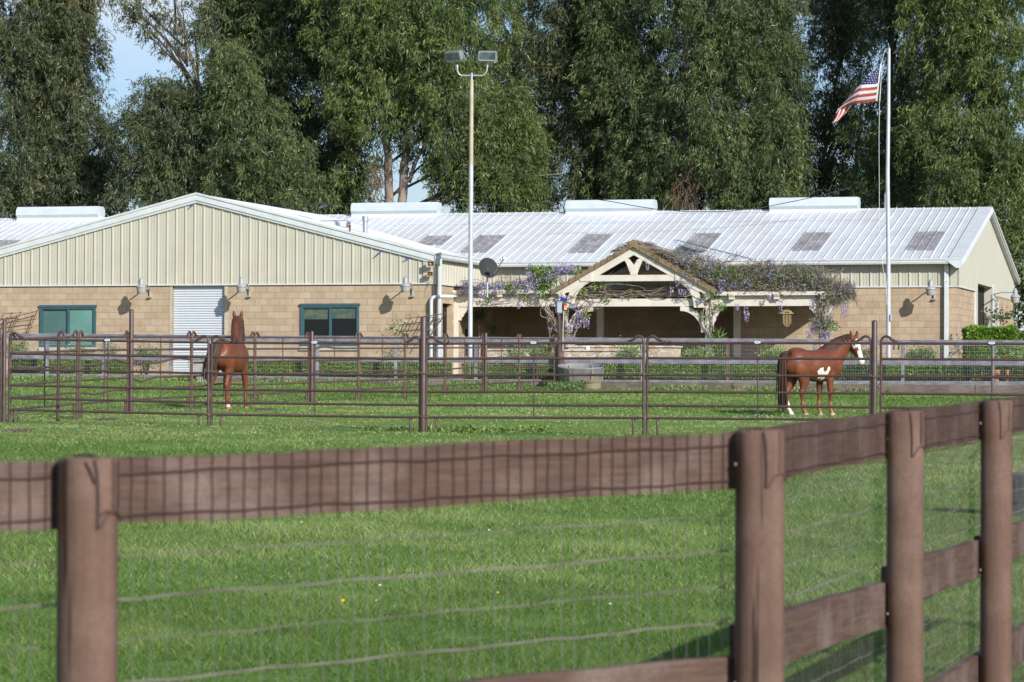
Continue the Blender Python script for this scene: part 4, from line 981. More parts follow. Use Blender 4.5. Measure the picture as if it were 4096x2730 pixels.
# front line
def Yf(u): return F/(247.*(1+(u-2048)*2.47e-5))
fu=[-800,15,839,1692,2581,3497,4430]
fv=[1690,1702,1723,1736,1740,1750,1762]
fp=[P(u,v,Yf(u)) for u,v in zip(fu,fv)]
gp_='front row of corral panels'
labs=['corral panel cut by the left edge of the photo','front corral panel at far left, left window seen behind it','front corral panel with the rear view of a chestnut horse behind it','front corral panel in the middle, stock tank seen behind it','front corral panel with the standing chestnut and white horse behind it','front corral panel right of the tall post, flagpole base behind it']
for i in range(6):
    a,b=fp[i],fp[i+1]; dd_=(b-a).normalized(); g0=.055 if i in (1,3,5) else .03; g1=.055 if i in (0,2,4) else .03
    if i==1: g0=.1
    corral_panel(a+dd_*g0*(1.9 if i in(5,) else 1),b-dd_*g1,labs[i],group=gp_)
tall=[pipe_post(fp[1],1.80,.035,'tall brown pipe post at the left edge of the front corral row'),
 pipe_post(fp[3],1.92,.052,'thick brown pipe post at the centre of the front corral row'),
 pipe_post(fp[5],1.83,.045,'tall brown pipe post at the right, just past the nose of the blazed horse')]
for i,(z1,z2) in ((2,(1.02,.30)),(3,(1.02,.31)),(4,(1.0,.31)),(5,(.98,None))):
    names={2:'left of the rear-view horse',3:'on the thick centre pipe post',4:'between the two middle panels',5:'on the right pipe post by the horse'}[i]
    q=fp[i]; 
    for z,nm in ((z1,'upper'),(z2,'lower')):
        if z is None: continue
        chain(q+Vector((-.09,-.06,z)),q+Vector((.09,-.06,z-.03)),nm+' steel chain '+names,drop=(.28 if i!=5 else 0) if not(i==3 and nm=='lower') else .18)
for i in (3,4):
    pass
# rubber straps on the top rails
for u,v in ((1785,1373),(2670,1375),(3585,1392),(940,1364)):
    Y=Yf(u); c=P(u,v,Y-.02); mb=MB()
    for dx in (-.035,.04): mb.tube([c+Vector((dx,-.03,.045)),c+Vector((dx-.01,-.03,-.035))],.011,6)
    single(mb,'rubber_strap',M['black'],{1785:'black rubber strap on the top rail right of the centre post',2670:'black rubber strap on the top rail above the stone counter',3585:'black rubber strap on the top rail right of the flag pole post',940:'black rubber strap on the top rail above the rear-view horse'}[u],'strap','rubber straps on the top rails')
# rear line
ru=[318,513,766,1020,1237,1435,1620,1781,1934,2077,2219]
pt_=Vector((-7.82,61.,0)); rp=[pt_]
for u in ru[1:]:
    k=(u-2048)/F*math.cos(0); x0,y0=rp[-1].x,rp[-1].y; a=1+k*k; b=-2*(k*x0+y0); c=x0*x0+y0*y0-3.68**2
    disc=b*b-4*a*c; y=(-b+math.sqrt(max(disc,0)))/(2*a); rp.append(Vector((k*y,y,0)))
for q in rp: q.z=gz(q.x,q.y)
def bd(c,w,amp,base=0): return lambda s: amp*math.exp(-((s-c)/w)**2)+base*s
rb=[{1:bd(.3,.2,-.05),3:bd(.7,.2,.09)},{2:bd(.2,.12,-.08),3:bd(.8,.25,.10)},{1:bd(.5,.3,.04)},{},{2:bd(.3,.2,.05),4:bd(.3,.15,.04)},{3:bd(.2,.15,.05)},{},{2:bd(.6,.2,.03)},{},{}]
gr_='rear row of corral panels receding to the stock tank'
rl_=['behind the left window','in front of the roll-up door frame','left of the rear-view horse, with bent rails','in front of the rear-view horse','between the rear-view horse and the right window','below the right window','right of the right window, by the leafy trellis','left of the pergola corner post','in front of the silver light pole','ending at the wooden fence by the stock tank']
for i in range(len(rp)-1):
    a,b=rp[i],rp[i+1]; dd_=(b-a).normalized()
    corral_panel(a+dd_*.04,b-dd_*.04,'rear row corral panel '+rl_[i],bends=rb[i],worn=True,plate=False,group=gr_)
corral_panel(fp[1]+Vector((.1,.05,0)),rp[0]+Vector((-.03,-.05,0)),'corral panel joining the left pipe post to the rear row',worn=True,plate=False,group=gr_)
q=G(232,1687); mb=MB(); mb.tube([q,q+Vector((0,0,1.5)),q+Vector((.03,0,1.56)),q+Vector((.08,0,1.57)),q+Vector((.11,0,1.5))],.03,8); single(mb,'pipe_post',M['pipe'],'hook-topped pipe post in front of the left window','post',loc=q,smooth=60)
pipe_post(rp[1]+Vector((.06,-.02,0)),2.0,.045,'tall brown pipe post right of the left window in the rear row')
pipe_post(rp[4]+Vector((.06,-.02,0)),1.62,.045,'short capped pipe post in front of the left side of the right window')
pipe_post(rp[8]+Vector((.06,-.02,0)),1.62,.045,'short capped pipe post below the satellite dish in the rear row')
for i,nm in ((2,'below the roll-up door in the rear row'),(3,'beside the rear-view horse in the rear row'),(4,'on the capped post below the right window'),(5,'under the right edge of the right window'),(6,'by the leafy trellis in the rear row'),(7,'left of the pergola corner post'),(8,'on the capped post below the dish'),(9,'left of the stock tank')):
    c=rp[i]; 
    for z,w in ((.98,'upper'),(.27,'lower')): chain(c+Vector((-.06,-.05,z)),c+Vector((.06,-.05,z-.05)),w+' chain '+nm,drop=.14)
# wooden corner post with fence charger
q=fence_pt(2245,1530); q.z=gz(q.x,q.y)-.1; q=q+Vector((0,-.3,0)); top=P(2236,1236,q.y)
mb=MB(); mb.tube([q,q.lerp(top,.62)],[.115,.105],12); cp=thing('corner_post',q,'dark round wooden corner post carrying the grey fence charger box','post'); build(mb,'timber',M['rail'],cp,smooth=60)
mb=MB(); mb.tube([q.lerp(top,.6),top+Vector((0,0,-.2))],.065,10); build(mb,'steel_pipe',M['pipe'],cp,smooth=60)
c=P(2240,1230,q.y-.1); cg=thing('fence_charger',c-Vector((0,0,.2)),'grey and red solar electric fence charger with blue panel on the corner post','fence charger')
R_=Matrix.Rotation(.35,3,'Z'); mb=MB(); mb.box(c+Vector((-.04,0,0)),.16,.18,.33,M=R_); mb.box(c+Vector((-.04,-.02,.165)),.18,.2,.02,M=R_); build(mb,'metal_case',M['energizer'],cg,bevel=.008)
mb=MB(); mb.box(c+Vector((.135,-.06,.02)),.11,.12,.20,M=R_); rdp=build(mb,'red_energizer',M['red'],cg,bevel=.01)
mb=MB(); mb.box(c+Vector((.160,-.125,-.02)),.075,.006,.11,M=R_); build(mb,'yellow_label',M['yellow'],rdp)
mb=MB(); mb.box(c+Vector((.150,-.131,-.01)),.012,.004,.05,M=R_); mb.box(c+Vector((.175,-.136,.0)),.012,.004,.03,M=R_); build(mb,'label_mark',M['black'],rdp)
mb=MB(); mb.box(c+Vector((.11,-.04,.235)),.20,.02,.15,M=Matrix.Rotation(.35,3,'Z')@Matrix.Rotation(math.radians(-55),3,'X')@Matrix.Rotation(.35,3,'Y')); build(mb,'solar_panel',M['solar'],cg)
mb=MB(); mb.tube([c+Vector((.11,-.05,-.08)),c+Vector((.09,-.05,-.6)),c+Vector((.09,-.05,-1.3))],.010,6); build(mb,'ground_wire',M['trim'],cg)
# ------------------------------------------------------------ grey board fence with wire in front of the yard
bf=thing('board_fence',fence_pt(2000,1540),'weathered grey board fence with wire mesh in front of the hedge','fence')
def rtop(u): return np.interp(u,[0,800,1000,2000,3046,4096],[1334,1340,1343,1349.6,1356,1363])
def rmid(u): return np.interp(u,[0,1000,2000,3046,4096],[1414,1425,1432,1438,1444])
def rbot(u): return np.interp(u,[0,1000,2000,3046,4096],[1493,1504,1519,1522,1527])
pus=[-85,188,415,683,950,1270,1583,1904,2224,2570,2911,3260,3612,3972,4340]
for u in pus:
    tp=fence_pt(u,rtop(u)+3); bt_=Vector((tp.x,tp.y,gz(tp.x,tp.y)-.05)); mb=MB(); mb.beam(bt_+Vector((0,.06,0)),tp+Vector((0,.06,0)),.10,.10,up=Vector((0,1,0))); build(mb,'post',M['greyrail'] if u!=2911 else M['rail'],bf)
for fn,hh,nm in ((rtop,21.5,'top_board'),(rmid,20,'middle_board'),(rbot,16,'lower_board')):
    for i in range(len(pus)-1):
        u0,u1=pus[i],pus[i+1]; wob=rng.uniform(-1,1)*.8
        a=fence_pt(u0,fn(u0)); b=fence_pt(u1,fn(u1)+wob*.6); a2=fence_pt(u0,fn(u0)+hh); b2=fence_pt(u1,fn(u1)+hh+wob*.6); th=Vector((0,.038,0))
        mb=MB(); g_=(b-a)*.001; mb.hexa([a2,b2,b2+th,a2+th,a,b,b+th,a+th]); build(mb,nm,M['greyrail'],bf)
mb=MB(); us=np.arange(-160,4350,6.9)
for u in us:
    t_=fence_pt(u,rtop(u)-1)+Vector((0,-.02,0)); b_=fence_pt(u,rbot(u)+17)+Vector((0,-.02,0)); w=.0010
    mb.quad(b_+Vector((-w,0,0)),b_+Vector((w,0,0)),t_+Vector((w,0,0)),t_+Vector((-w,0,0)))
for k in range(13):
    pts=[fence_pt(u,rtop(u)*(1-k/12)+(rbot(u)+17)*k/12+math.sin(u*.013+k)*.6)+Vector((0,-.022,0)) for u in np.linspace(-160,4350,60)]
    mb.tube(pts,.0013,3,False)
build(mb,'wire_mesh',M['wirelight'],bf)
# sleepers
sl_=MB(); sps=[-400,420,1330,2050,2610,2930,3480,3900,4500]
kb=thing('sleeper_edging',fence_pt(2000,1560),'dark timber sleeper edging below the grey board fence','edging')
for i in range(len(sps)-1):
    u0,u1=sps[i]+1,sps[i+1]-1; a=fence_pt(u0,sleep_top(u0)); b=fence_pt(u1,sleep_top(u1)); mb=MB(); lo=Vector((0,0,-.34)); th=Vector((0,.12,0)); o=Vector((0,-.03-.01*(i%2),0))
    mb.hexa([a+lo+o,b+lo+o,b+lo+th,a+lo+th,a+o,b+o,b+th,a+th]); build(mb,'sleeper',M['sleeper'],kb)
# ------------------------------------------------------------ foreground fence
ff=thing('timber_fence',(0.8,9.6,.2),'reddish brown round-post timber fence with wire mesh nearest the camera','fence')
fx=[(-4.55,4.25),(-2.76,6.05),(-.989,7.9),(.703,9.6),(1.40,11.98),(2.05,14.3),(2.72,16.65),(3.38,19.0)]
rad=[.07,.07,.071,.070,.066,.067,.067,.067]
utop=[None,None,1845,1732,1654,1610,None,None]
tops=[]
for i,(x,y) in enumerate(fx):
    if utop[i]: u=x/y*F+2048; z=P(u,utop[i],y).z
    else: z=None
    tops.append(z)
tops[1]=tops[2]-.045; tops[0]=tops[2]-.09; tops[6]=tops[5]+.045; tops[7]=tops[5]+.09
for i,(x,y) in enumerate(fx):
    r=rad[i]; b=Vector((x,y,gz(x,y)-.3)); t_=Vector((x+.008*math.sin(i*3),y,tops[i]))
    mb=MB(); n=24; ks=14; hs=np.linspace(0,1,ks); prof=[]
    base=len(mb.v)
    for k,h in enumerate(hs):
        c=b.lerp(t_,h); 
        for j in range(n):
            an=2*PI*j/n; rr=r*(1+.018*math.sin(3*an+i)+.012*math.sin(5*an+h*7+i*2)); mb.v.append((c.x+rr*math.cos(an),c.y+rr*math.sin(an),c.z))
    for k in range(ks-1):
        for j in range(n): a_=base+k*n+j; b_=base+k*n+(j+1)%n; mb.face((a_,b_,b_+n,a_+n))
    # bevelled top
    q=mb.pts([(t_.x+r*.9*math.cos(2*PI*j/n),t_.y+r*.9*math.sin(2*PI*j/n),t_.z+.008) for j in range(n)])
    for j in range(n): mb.face((base+(ks-1)*n+j,base+(ks-1)*n+(j+1)%n,q+(j+1)%n,q+j))
    mb.face(tuple(q+j for j in range(n)))
    build(mb,'post',M['post'],ff,smooth=40)
for i in range(len(fx)-1):
    p=Vector((*fx[i],0)); q=Vector((*fx[i+1],0)); d=(q-p).normalized(); nrm=Vector((-d.y,d.x,0)); 
    if nrm.x>0: nrm=-nrm
    off=nrm*(.068+.02)
    mz={0:(-.62,-.62),1:(-.62,-.62),2:(-.622,-.632),3:(-.555,-.597),4:(-.55,-.585)}.get(i,(-.57,-.59))
    for (dz,dz2,nm) in ((0.0,0.0,'top_rail'),(mz[0],mz[1],'middle_rail'),(-1.07,-1.07,'bottom_rail')):
        a=p+off+Vector((0,0,tops[i]+dz-.079)); b=q+off+Vector((0,0,tops[i+1]+dz2-.079)); e=.004 if i%2 else -.002
        if i>=3 and nm!='top_rail': a=a+d*.10
        if i==3: a=a+nrm*.0
        n=12; mb=MB(); 
        hh=.158; tt=.038
        ring=[]
        for k in range(n+1):
            s=k/n; c=a.lerp(b,s)+Vector((0,0,.003*math.sin(s*9+i)+.002*math.sin(s*23))); cw=hh*(1+.012*math.sin(s*7+i*2))
            ring.append(mb.pts([c-nrm*tt/2-Vector((0,0,cw/2)),c+nrm*tt/2-Vector((0,0,cw/2)),c+nrm*tt/2+Vector((0,0,cw/2)),c-nrm*tt/2+Vector((0,0,cw/2))]))
        for k in range(n):
            for j in range(4): mb.face((ring[k]+j,ring[k]+(j+1)%4,ring[k+1]+(j+1)%4,ring[k+1]+j))
        mb.face([ring[0]+j for j in (3,2,1,0)]); mb.face([ring[n]+j for j in range(4)])
        build(mb,nm,M['rail'],ff)
# mesh : vertical wires each 5 cm, horizontals each 10 cm, brown where it lies on the top rail
mbt,mbl=MB(),MB(); 
for i in range(len(fx)-1):
    p=Vector((*fx[i],0)); q=Vector((*fx[i+1],0)); L=(q-p).length; d=(q-p)/L; nrm=Vector((-d.y,d.x,0))
    if nrm.x>0: nrm=-nrm
    off=nrm*(.068-.004); n=int(L/.05)
    def top(s): return tops[i]*(1-s)+tops[i+1]*s
    def gnd(s): c=p.lerp(q,s); return gz(c.x,c.y)
    for k in range(n):
        s=(k+.5)/n+rng.uniform(-.0015,.0015); c=p.lerp(q,s)+off; w=rng.uniform(-.0022,.0022); w2=rng.uniform(-.0025,.0025)
        mbt.tube([c+d*w+Vector((0,0,top(s)+.006)),c+d*w2+Vector((0,0,top(s)-.05)),c+d*w+Vector((0,0,top(s)-.11)),c+d*(w2)+Vector((0,0,top(s)-.17))],.0017,4,False)
        e_=nrm*.052; mbl.tube([c+d*w2+Vector((0,0,top(s)-.165)),c+e_+d*w+Vector((0,0,top(s)-.24)),c+e_+d*w2*.5+Vector((0,0,top(s)-.8)),c+e_+Vector((0,0,gnd(s)+.02))],.0009,4,False)
    for r_ in range(14):
        hgt=-.035-r_*.1016; pts=[]; m=40
        for k in range(m+1):
            s=k/m; c=p.lerp(q,s)+off+(nrm*.055 if r_>=2 else -nrm*.003); pts.append(c+Vector((0,0,top(s)+hgt+.0022*math.sin(s*31+r_*2+i)+.0014*math.sin(s*77+r_))))
        (mbt if r_<2 else mbl).tube(pts,.0018 if r_<2 else (.0024 if r_ in (3,5,7) else .0014),5,False)
build(mbt,'wire_mesh',M['wirebrown'],ff); build(mbl,'wire_mesh',M['wiregrey'],ff)
for i,(x,y) in enumerate(fx):
    if i<2 or i>6: continue
    mb=MB()
    d=(Vector((*fx[min(i+1,7)],0))-Vector((*fx[i],0))).normalized(); nrm=Vector((-d.y,d.x,0)); nrm=nrm if nrm.x<0 else -nrm
    c=Vector((x,y,tops[i])); r=rad[i]+.004; 
    view=Vector((-x,-y,0)).normalized(); side=Vector((0,0,1)).cross(view)  # points right in view
    if side.x<0: side=-side
    def on(an,z): return c+ (view*math.cos(an)+side*math.sin(an))*r+Vector((0,0,z))
    mb.tube([c+nrm*.06+Vector((0,0,.012)),c+Vector((0,0,.014))+side*.01,on(.2,.002),on(.28,-.03),on(.32,-.10),on(.30,-.155),on(.4,-.15),on(.7,-.12),on(1.1,-.115),on(1.5,-.14)],.0028,5)
    mb.tube([c+nrm*.05+side*.03+Vector((0,0,.012)),on(.9,.0),on(.92,-.05),on(.9,-.11)],.0026,5)
    if i==2:
        mb.tube([on(-.1,.0),on(.05,-.02),on(.2,-.05)],.0026,5); mb.tube([on(.3,-.13),on(.6,-.115),on(1.0,-.12),on(1.4,-.13)],.0026,5); mb.tube([on(1.2,.0),on(1.2,-.06),on(1.22,-.11)],.0026,5)
    build(mb,'wire_end',M['wirebrown'],ff)
# knots / nails
mb=MB()
for i,(x,y) in enumerate(fx[3:6]):
    c=Vector((x,y,0)); 
    for k in range(2):
        s=tops[3+i]-.09-.03*k-.59*(k); mb.lathe([(.005,0),(.005,.004),(0,.005)],Vector((x-.066,y-.02,s)),axis=Vector((-1,-.3,0)),n=6)
build(mb,'nail',M['galv'],ff)
# ------------------------------------------------------------ stock tanks
def stock_tank(c,L,Wd,H,rot,label,name='stock_tank',dark=False):
    TM=M['black2'] if dark else M['tank']
    t=thing(name,c,label,'stock tank'); n=48; R_=Matrix.Rotation(rot,3,'Z')
    def ov(a,k,z): 
        x=math.cos(a); y=math.sin(a); e=2.4; rr=(abs(x)**e+abs(y)**e)**(-1/e)
        rib=1-.02*(1 if (a*4/PI)%1<.12 else 0)
        return c+R_@Vector((L/2*k*x*rr*rib,Wd/2*k*y*rr*rib,z))
    mb=MB(); prof=[(.84,0),(.86,H*.30),(.90,H*.34),(.93,H*.62),(.95,H*.64),(.97,H*.9),(1.0,H*.93),(1.01,H*.97),(.99,H),(.965,H*.985),(.94,H*.93),(.88,H*.35),(.86,H*.28),(.0,H*.28)]
    rings=[mb.pts([ov(2*PI*j/n,k,z) for j in range(n)]) for k,z in prof]
    for i in range(len(rings)-1):
        for j in range(n): mb.face((rings[i]+j,rings[i]+(j+1)%n,rings[i+1]+(j+1)%n,rings[i+1]+j))
    build(mb,'tub',TM,t,smooth=40)
    mb=MB()
    for a in (math.radians(-118),math.radians(-62),math.radians(60),math.radians(120),math.radians(185),math.radians(-5)):
        p0=ov(a,.925,H*.36); p1=ov(a,.985,H*.90); q0=ov(a,.85,H*.36); q1=ov(a,.93,H*.93); d=(p1-c); d.z=0; d.normalize()
        mb.beam(p0,p1,.07,.05,up=d); mb.beam(q0,q1,.07,.05,up=d)
    build(mb,'rib',TM,t)
    return t
q=G(2322,1556); Hh=(1563-1464)/(F/q.y)
q.z=gz(q.x,q.y)-.03; st=stock_tank(q+Vector((0,.12,.0)),186/(F/q.y),1.0,.72,.0,'oval grey plastic stock tank standing in the grass before the hedge'); st.rotation_euler=(.15,0,0)
mb=MB(); mb.lathe([(.29,0),(.30,.28),(.33,.30),(.34,.36)],q+Vector((.30,-.16,0)),n=24); build(mb,'base_step',M['tanklow'],st,smooth=40)
q=G(4115,2066); stock_tank(q+Vector((0.,0,0)),.9,.7,.42,.1,'stock tank cut by the right edge, seen through the near fence mesh',name='water_trough',dark=True)
# dirt at the base + weeds come later
# ------------------------------------------------------------ concrete planter by the roll door
q=fence_pt(828,1545)+Vector((0,-.6,0)); q.z=gz(q.x,q.y); cpn=thing('concrete_planter',q,'pale square concrete planter by the foot of the roll-up door','planter')
mb=MB(); mb.box(q+Vector((0,0,.42)),.62,.5,.34); mb.box(q+Vector((0,0,.60)),.70,.58,.06); mb.box(q+Vector((0,0,.10)),.5,.42,.26); build(mb,'box',M['concrete'],cpn,bevel=.01)
# ------------------------------------------------------------ stone counter under the pergola
def stone_box(u0,u1,v0,v1,b,depth,name,label,cap=True):
    a0,z1=Wp(u0,v0,b); a1,z0=Wp(u1,v1,b); t=thing(name,BP((a0+a1)/2,b,2.4),label,'stone counter'); mb=MB(); mb.bbox(a0,a1,b,b+depth,2.38,z1-.05); build(mb,'stone_wall',M['stone'],t)
    mb=MB(); mb.bbox(a0-.05,a1+.05,b-.05,b+depth+.05,z1-.05,z1); build(mb,'stone_cap',M['stone'],t); return a0,a1,z1
def stone_block(u0,u1,v0,b,depth,label):
    a0,z1=Wp(u0,v0,b); a1,_=Wp(u1,v0,b); t=thing('stone_counter',BP((a0+a1)/2,b,2.4),label,'stone counter','flagstone barbecue counters')
    mb=MB(); mb.bbox(a0,a1,b,b+depth,2.38,z1-.05); build(mb,'stone_wall',M['stone'],t)
    mb=MB(); mb.bbox(a0-.05,a1+.05,b-.05,b+depth+.05,z1-.049,z1); build(mb,'stone_cap',M['stone'],t); return t,a0,a1,z1
stone_block(1943,2100,1396,-3.9,.7,'left flagstone counter behind the light pole foot')
stone_block(2232,2600,1399,-3.9,.35,'long low flagstone counter front below the cross beam')
t_,a0,a1,z1=stone_block(2272,2590,1383,-3.45,.6,'raised rear flagstone counter with outlet boxes')
t_,a0,a1,z1=stone_block(2592,2698,1384,-3.95,.9,'right flagstone counter with a wooden cupboard')
mb=MB(); mb.bbox(a1-.55,a1-.08,-3.962,-3.93,2.45,z1-.18); build(mb,'cupboard_door',M['jamb'],t_)
for u,lab in ((2352,'left pale outlet box on the raised stone counter'),(2553,'right pale outlet box on the raised stone counter')):
    a,z=Wp(u,1393,-3.5); mb=MB(); mb.bbox(a-.05,a+.05,-3.52,-3.46,z-.06,z+.05); single(mb,'outlet_box',M['plate'],lab,'outlet box','outlet boxes')
# chairs: white-topped folding chair left, small stool
def patio_chair(u,v,label,m):
    a,z=Wp(u,v,-2.0); t=thing('patio_chair',BP(a,-2,2.45),label,'chair'); mb=MB(); zs=2.92
    mb.bbox(a-.24,a+.24,-2.25,-1.8,zs-.03,zs); build(mb,'seat',m,t); mb=MB(); mb.bbox(a-.24,a+.24,-1.8,-1.77,zs+.25,z+.0); build(mb,'backrest',m,t)
    for x,y in ((-.22,-2.22),(.2,-2.22),(-.22,-1.8),(.2,-1.8)): mb=MB(); mb.bbox(a+x,a+x+.03,y,y+.03,2.4,(zs-.03 if y<-2 else z)); build(mb,'leg',M['black'],t)
patio_chair(2268,1338,'patio chair beside the vine-covered post left of the cross beam',M['jamb'])
patio_chair(1837,1316,'dark patio chair behind the left pergola post',M['black'])
# wind chime
a,z=Wp(3148,1253,PB+.1); wc_=thing('wind_chime',BP(a,PB+.1,z-.42),'bamboo wind chime with an arched WELCOME board under the right beam','wind chime')
mb=MB(); n=12
for k in range(n):
    t0,t1=PI*k/n,PI*(k+1)/n
    f=lambda t,R,rz: (a+math.cos(t)*R,z+math.sin(t)*rz)
    o0,o1,i0,i1=f(t0,.155,.105),f(t1,.155,.105),f(t0,.09,.04),f(t1,.09,.04)
    mb.hexa([BP(i0[0],PB+.09,i0[1]),BP(o0[0],PB+.09,o0[1]),BP(o0[0],PB+.115,o0[1]),BP(i0[0],PB+.115,i0[1]),BP(i1[0],PB+.09,i1[1]),BP(o1[0],PB+.09,o1[1]),BP(o1[0],PB+.115,o1[1]),BP(i1[0],PB+.115,i1[1])])
ab=build(mb,'arched_board',M['bamboo'],wc_)
mb=MB(); mb.bbox(a-.2,a+.2,PB+.07,PB+.13,z-.022,z+.005); build(mb,'crossbar',M['bamboo'],wc_)
mb=MB(); 
for k in range(6):
    x=a-.115+.046*k; l=[.28,.34,.37,.37,.34,.28][k]; mb=MB(); mb.tube([BP(x,PB+.1,z-.05),BP(x,PB+.1,z-.05-l)],.010,8); build(mb,'bamboo_tube',M['bamboo'],wc_,smooth=60)
mb=MB(); mb.tube([BP(a,PB+.1,z+.105),BP(a,PB+.1,z+.24)],.006,5); build(mb,'cord',M['trim'],wc_)
def letters(txt,R,rz,size):
    n=len(txt)
    for i,ch in enumerate(txt):
        th=PI*.84-PI*.68*i/(n-1); fc=bpy.data.curves.new('letter','FONT'); fc.body=ch; fc.size=size; fc.align_x='CENTER'; fc.align_y='CENTER'; fc.extrude=.001
        to=bpy.data.objects.new('letter_tmp',fc); scn.collection.objects.link(to); bpy.context.view_layer.update()
        me=bpy.data.meshes.new_from_object(to.evaluated_get(bpy.context.evaluated_depsgraph_get())); bpy.data.objects.remove(to)
        X=BP(a+math.cos(th)*R,PB+.086,z+math.sin(th)*rz)
        Rm=Matrix.Rotation(-TH,4,'Z')@Matrix.Rotation(PI/2,4,'X')@Matrix.Rotation((th-PI/2)*.75,4,'Z'); me.transform(Rm)
        me.materials.append(M['rust']); o=bpy.data.objects.new('letter',me); o.location=X-root_loc(ab); link(o,ab)
letters('WELCOME',.122,.073,.045)
# ------------------------------------------------------------ trellises leaning on the wall
def trellis(lines,b0,label,r=.012):
    t=MB()
    for (u0,v0,u1,v1) in lines:
        p=Wp(u0,v0,b0); q=Wp(u1,v1,b0); t.beam(BP(p[0],b0,p[1]),BP(q[0],b0,q[1]),r*2,r*1.4,up=Bdir)
    return single(t,'trellis',M['trellis'],label,'trellis','fan trellises on the tan block wall')
def z1b(L): return [(x0*.4464,700+y0*.4464,x1*.4464,700+y1*.4464) for x0,y0,x1,y1 in L]
trellis(z1b([(-60,1320,355,1215),(-100,1350,320,1295),(-100,1432,295,1368),(335,1210,195,1568),(190,1220,100,1420),(108,1230,60,1350),(150,1255,95,1400),(60,1275,20,1440),(30,1250,-40,1390),(25,1247,200,1236)]),-D_-.22,'brown lattice trellis left of the left window')
def z3(L): return [(1600+x0/3.136,1000+y0/3.136,1600+x1/3.136,1000+y1/3.136) for x0,y0,x1,y1 in L]
trellis(z3([(60,870,575,800),(80,950,515,900),(180,1025,450,990),(570,790,340,1150),(465,800,200,1230),(350,805,130,1200),(240,815,100,1080),(140,830,30,1060)]),-D_-.25,'brown lattice trellis at the right corner of the gabled wall')
# ------------------------------------------------------------ foliage generators
def unit(v): return v/np.maximum(np.linalg.norm(v,axis=-1,keepdims=True),1e-9)
def leaf_quads(pos,dirs,L,Wd,fold=.15):
    n=len(pos); d=unit(dirs); r=unit(rng.normal(size=(n,3))); s=unit(np.cross(d,r)); nn=np.cross(s,d)
    L=np.asarray(L).reshape(-1,1); Wd=np.asarray(Wd).reshape(-1,1)
    mid=pos+d*L*.42+nn*L*fold*.5; tip=pos+d*L-nn*L*fold
    q=np.stack([pos,mid+s*Wd/2,tip,mid-s*Wd/2],1); return q.reshape(-1,3)
def lobes_to_leaves(C,R,Rz,n_total,Ln=.20,Wn=.034,droop=.8,nper=9,tintbase=None):
    area=(R*Rz); w=area/area.sum(); ns=rng.multinomial(max(1,n_total//nper),w)
    idx=np.repeat(np.arange(len(C)),ns); m=len(idx)
    sc=np.stack([R[idx],R[idx],Rz[idx]],1); K=16
    cd=unit(rng.normal(size=(len(C),K,3))+np.array([0,0,.3])); cr_=(.62+.40*rng.random((len(C),K,1))); ci=rng.integers(0,K,m)
    ctr=cd[idx,ci]*cr_[idx,ci]; d=unit(ctr+rng.normal(size=(m,3))*.12)
    o=C[idx]+ctr*sc+rng.normal(size=(m,3))*(R[idx]*.13)[:,None]*np.array([1,1,1.5])
    ctint=rng.random((len(C),K))*.34; cadd=ctint[idx,ci]
    tw=unit(d*np.array([.9,.9,.2])+np.array([0,0,-droop])+rng.normal(size=(m,3))*.35)
    tl=(.18+.30*rng.random(m))
    spt=rng.random(m)
    t=rng.random((m,nper)); P0=o[:,None,:]+tw[:,None,:]*(t*tl[:,None])[:,:,None]+rng.normal(size=(m,nper,3))*.045
    ld=tw[:,None,:]*.5+rng.normal(size=(m,nper,3))*.45+np.array([0,0,-.55*droop])
    P0=P0.reshape(-1,3); ld=ld.reshape(-1,3); n=len(P0)
    base=(tintbase if tintbase is not None else rng.random(len(C))*.35)[idx]
    tint=np.clip(np.repeat(base+spt*.12+cadd-.05,nper)+rng.normal(size=n)*.13+.08,0,1)
    return leaf_quads(P0,ld,Ln*(.6+.8*rng.random(n)),Wn*(.7+.6*rng.random(n))),tint
OV=4096/2353.
def crown_lobes(sil,Y,n,rad=(.55,1.0),flat=.62,vmin=-330):
    vs=np.array([s[0] for s in sil])*OV; cs=np.array([s[1] for s in sil])*OV; hs=np.array([s[2] for s in sil])*OV
    C=[];R=[];Z=[]; sc=F/Y; rad=(rad[0]*1.15,rad[1]*1.2)
    wts=np.interp(np.linspace(vs[0],vs[-1],200),vs,hs); cum=np.cumsum(wts)/wts.sum()
    for i in range(n):
        v=np.linspace(vs[0],vs[-1],200)[np.searchsorted(cum,rng.random())]+rng.normal()*6; c=np.interp(v,vs,cs); h=np.interp(v,vs,hs)
        r=rng.uniform(*rad); a=rng.random()*2*PI; q=math.sqrt(rng.random())
        k=max(0.05,(h-r*sc*.75)/sc)
        x=q*math.cos(a)*k; y=q*math.sin(a)*k*flat
        p=P(c,v,Y); C.append((p.x+x,p.y+y,p.z)); R.append(r); Z.append(r*rng.uniform(1.1,1.9))
    return np.array(C),np.array(R),np.array(Z)
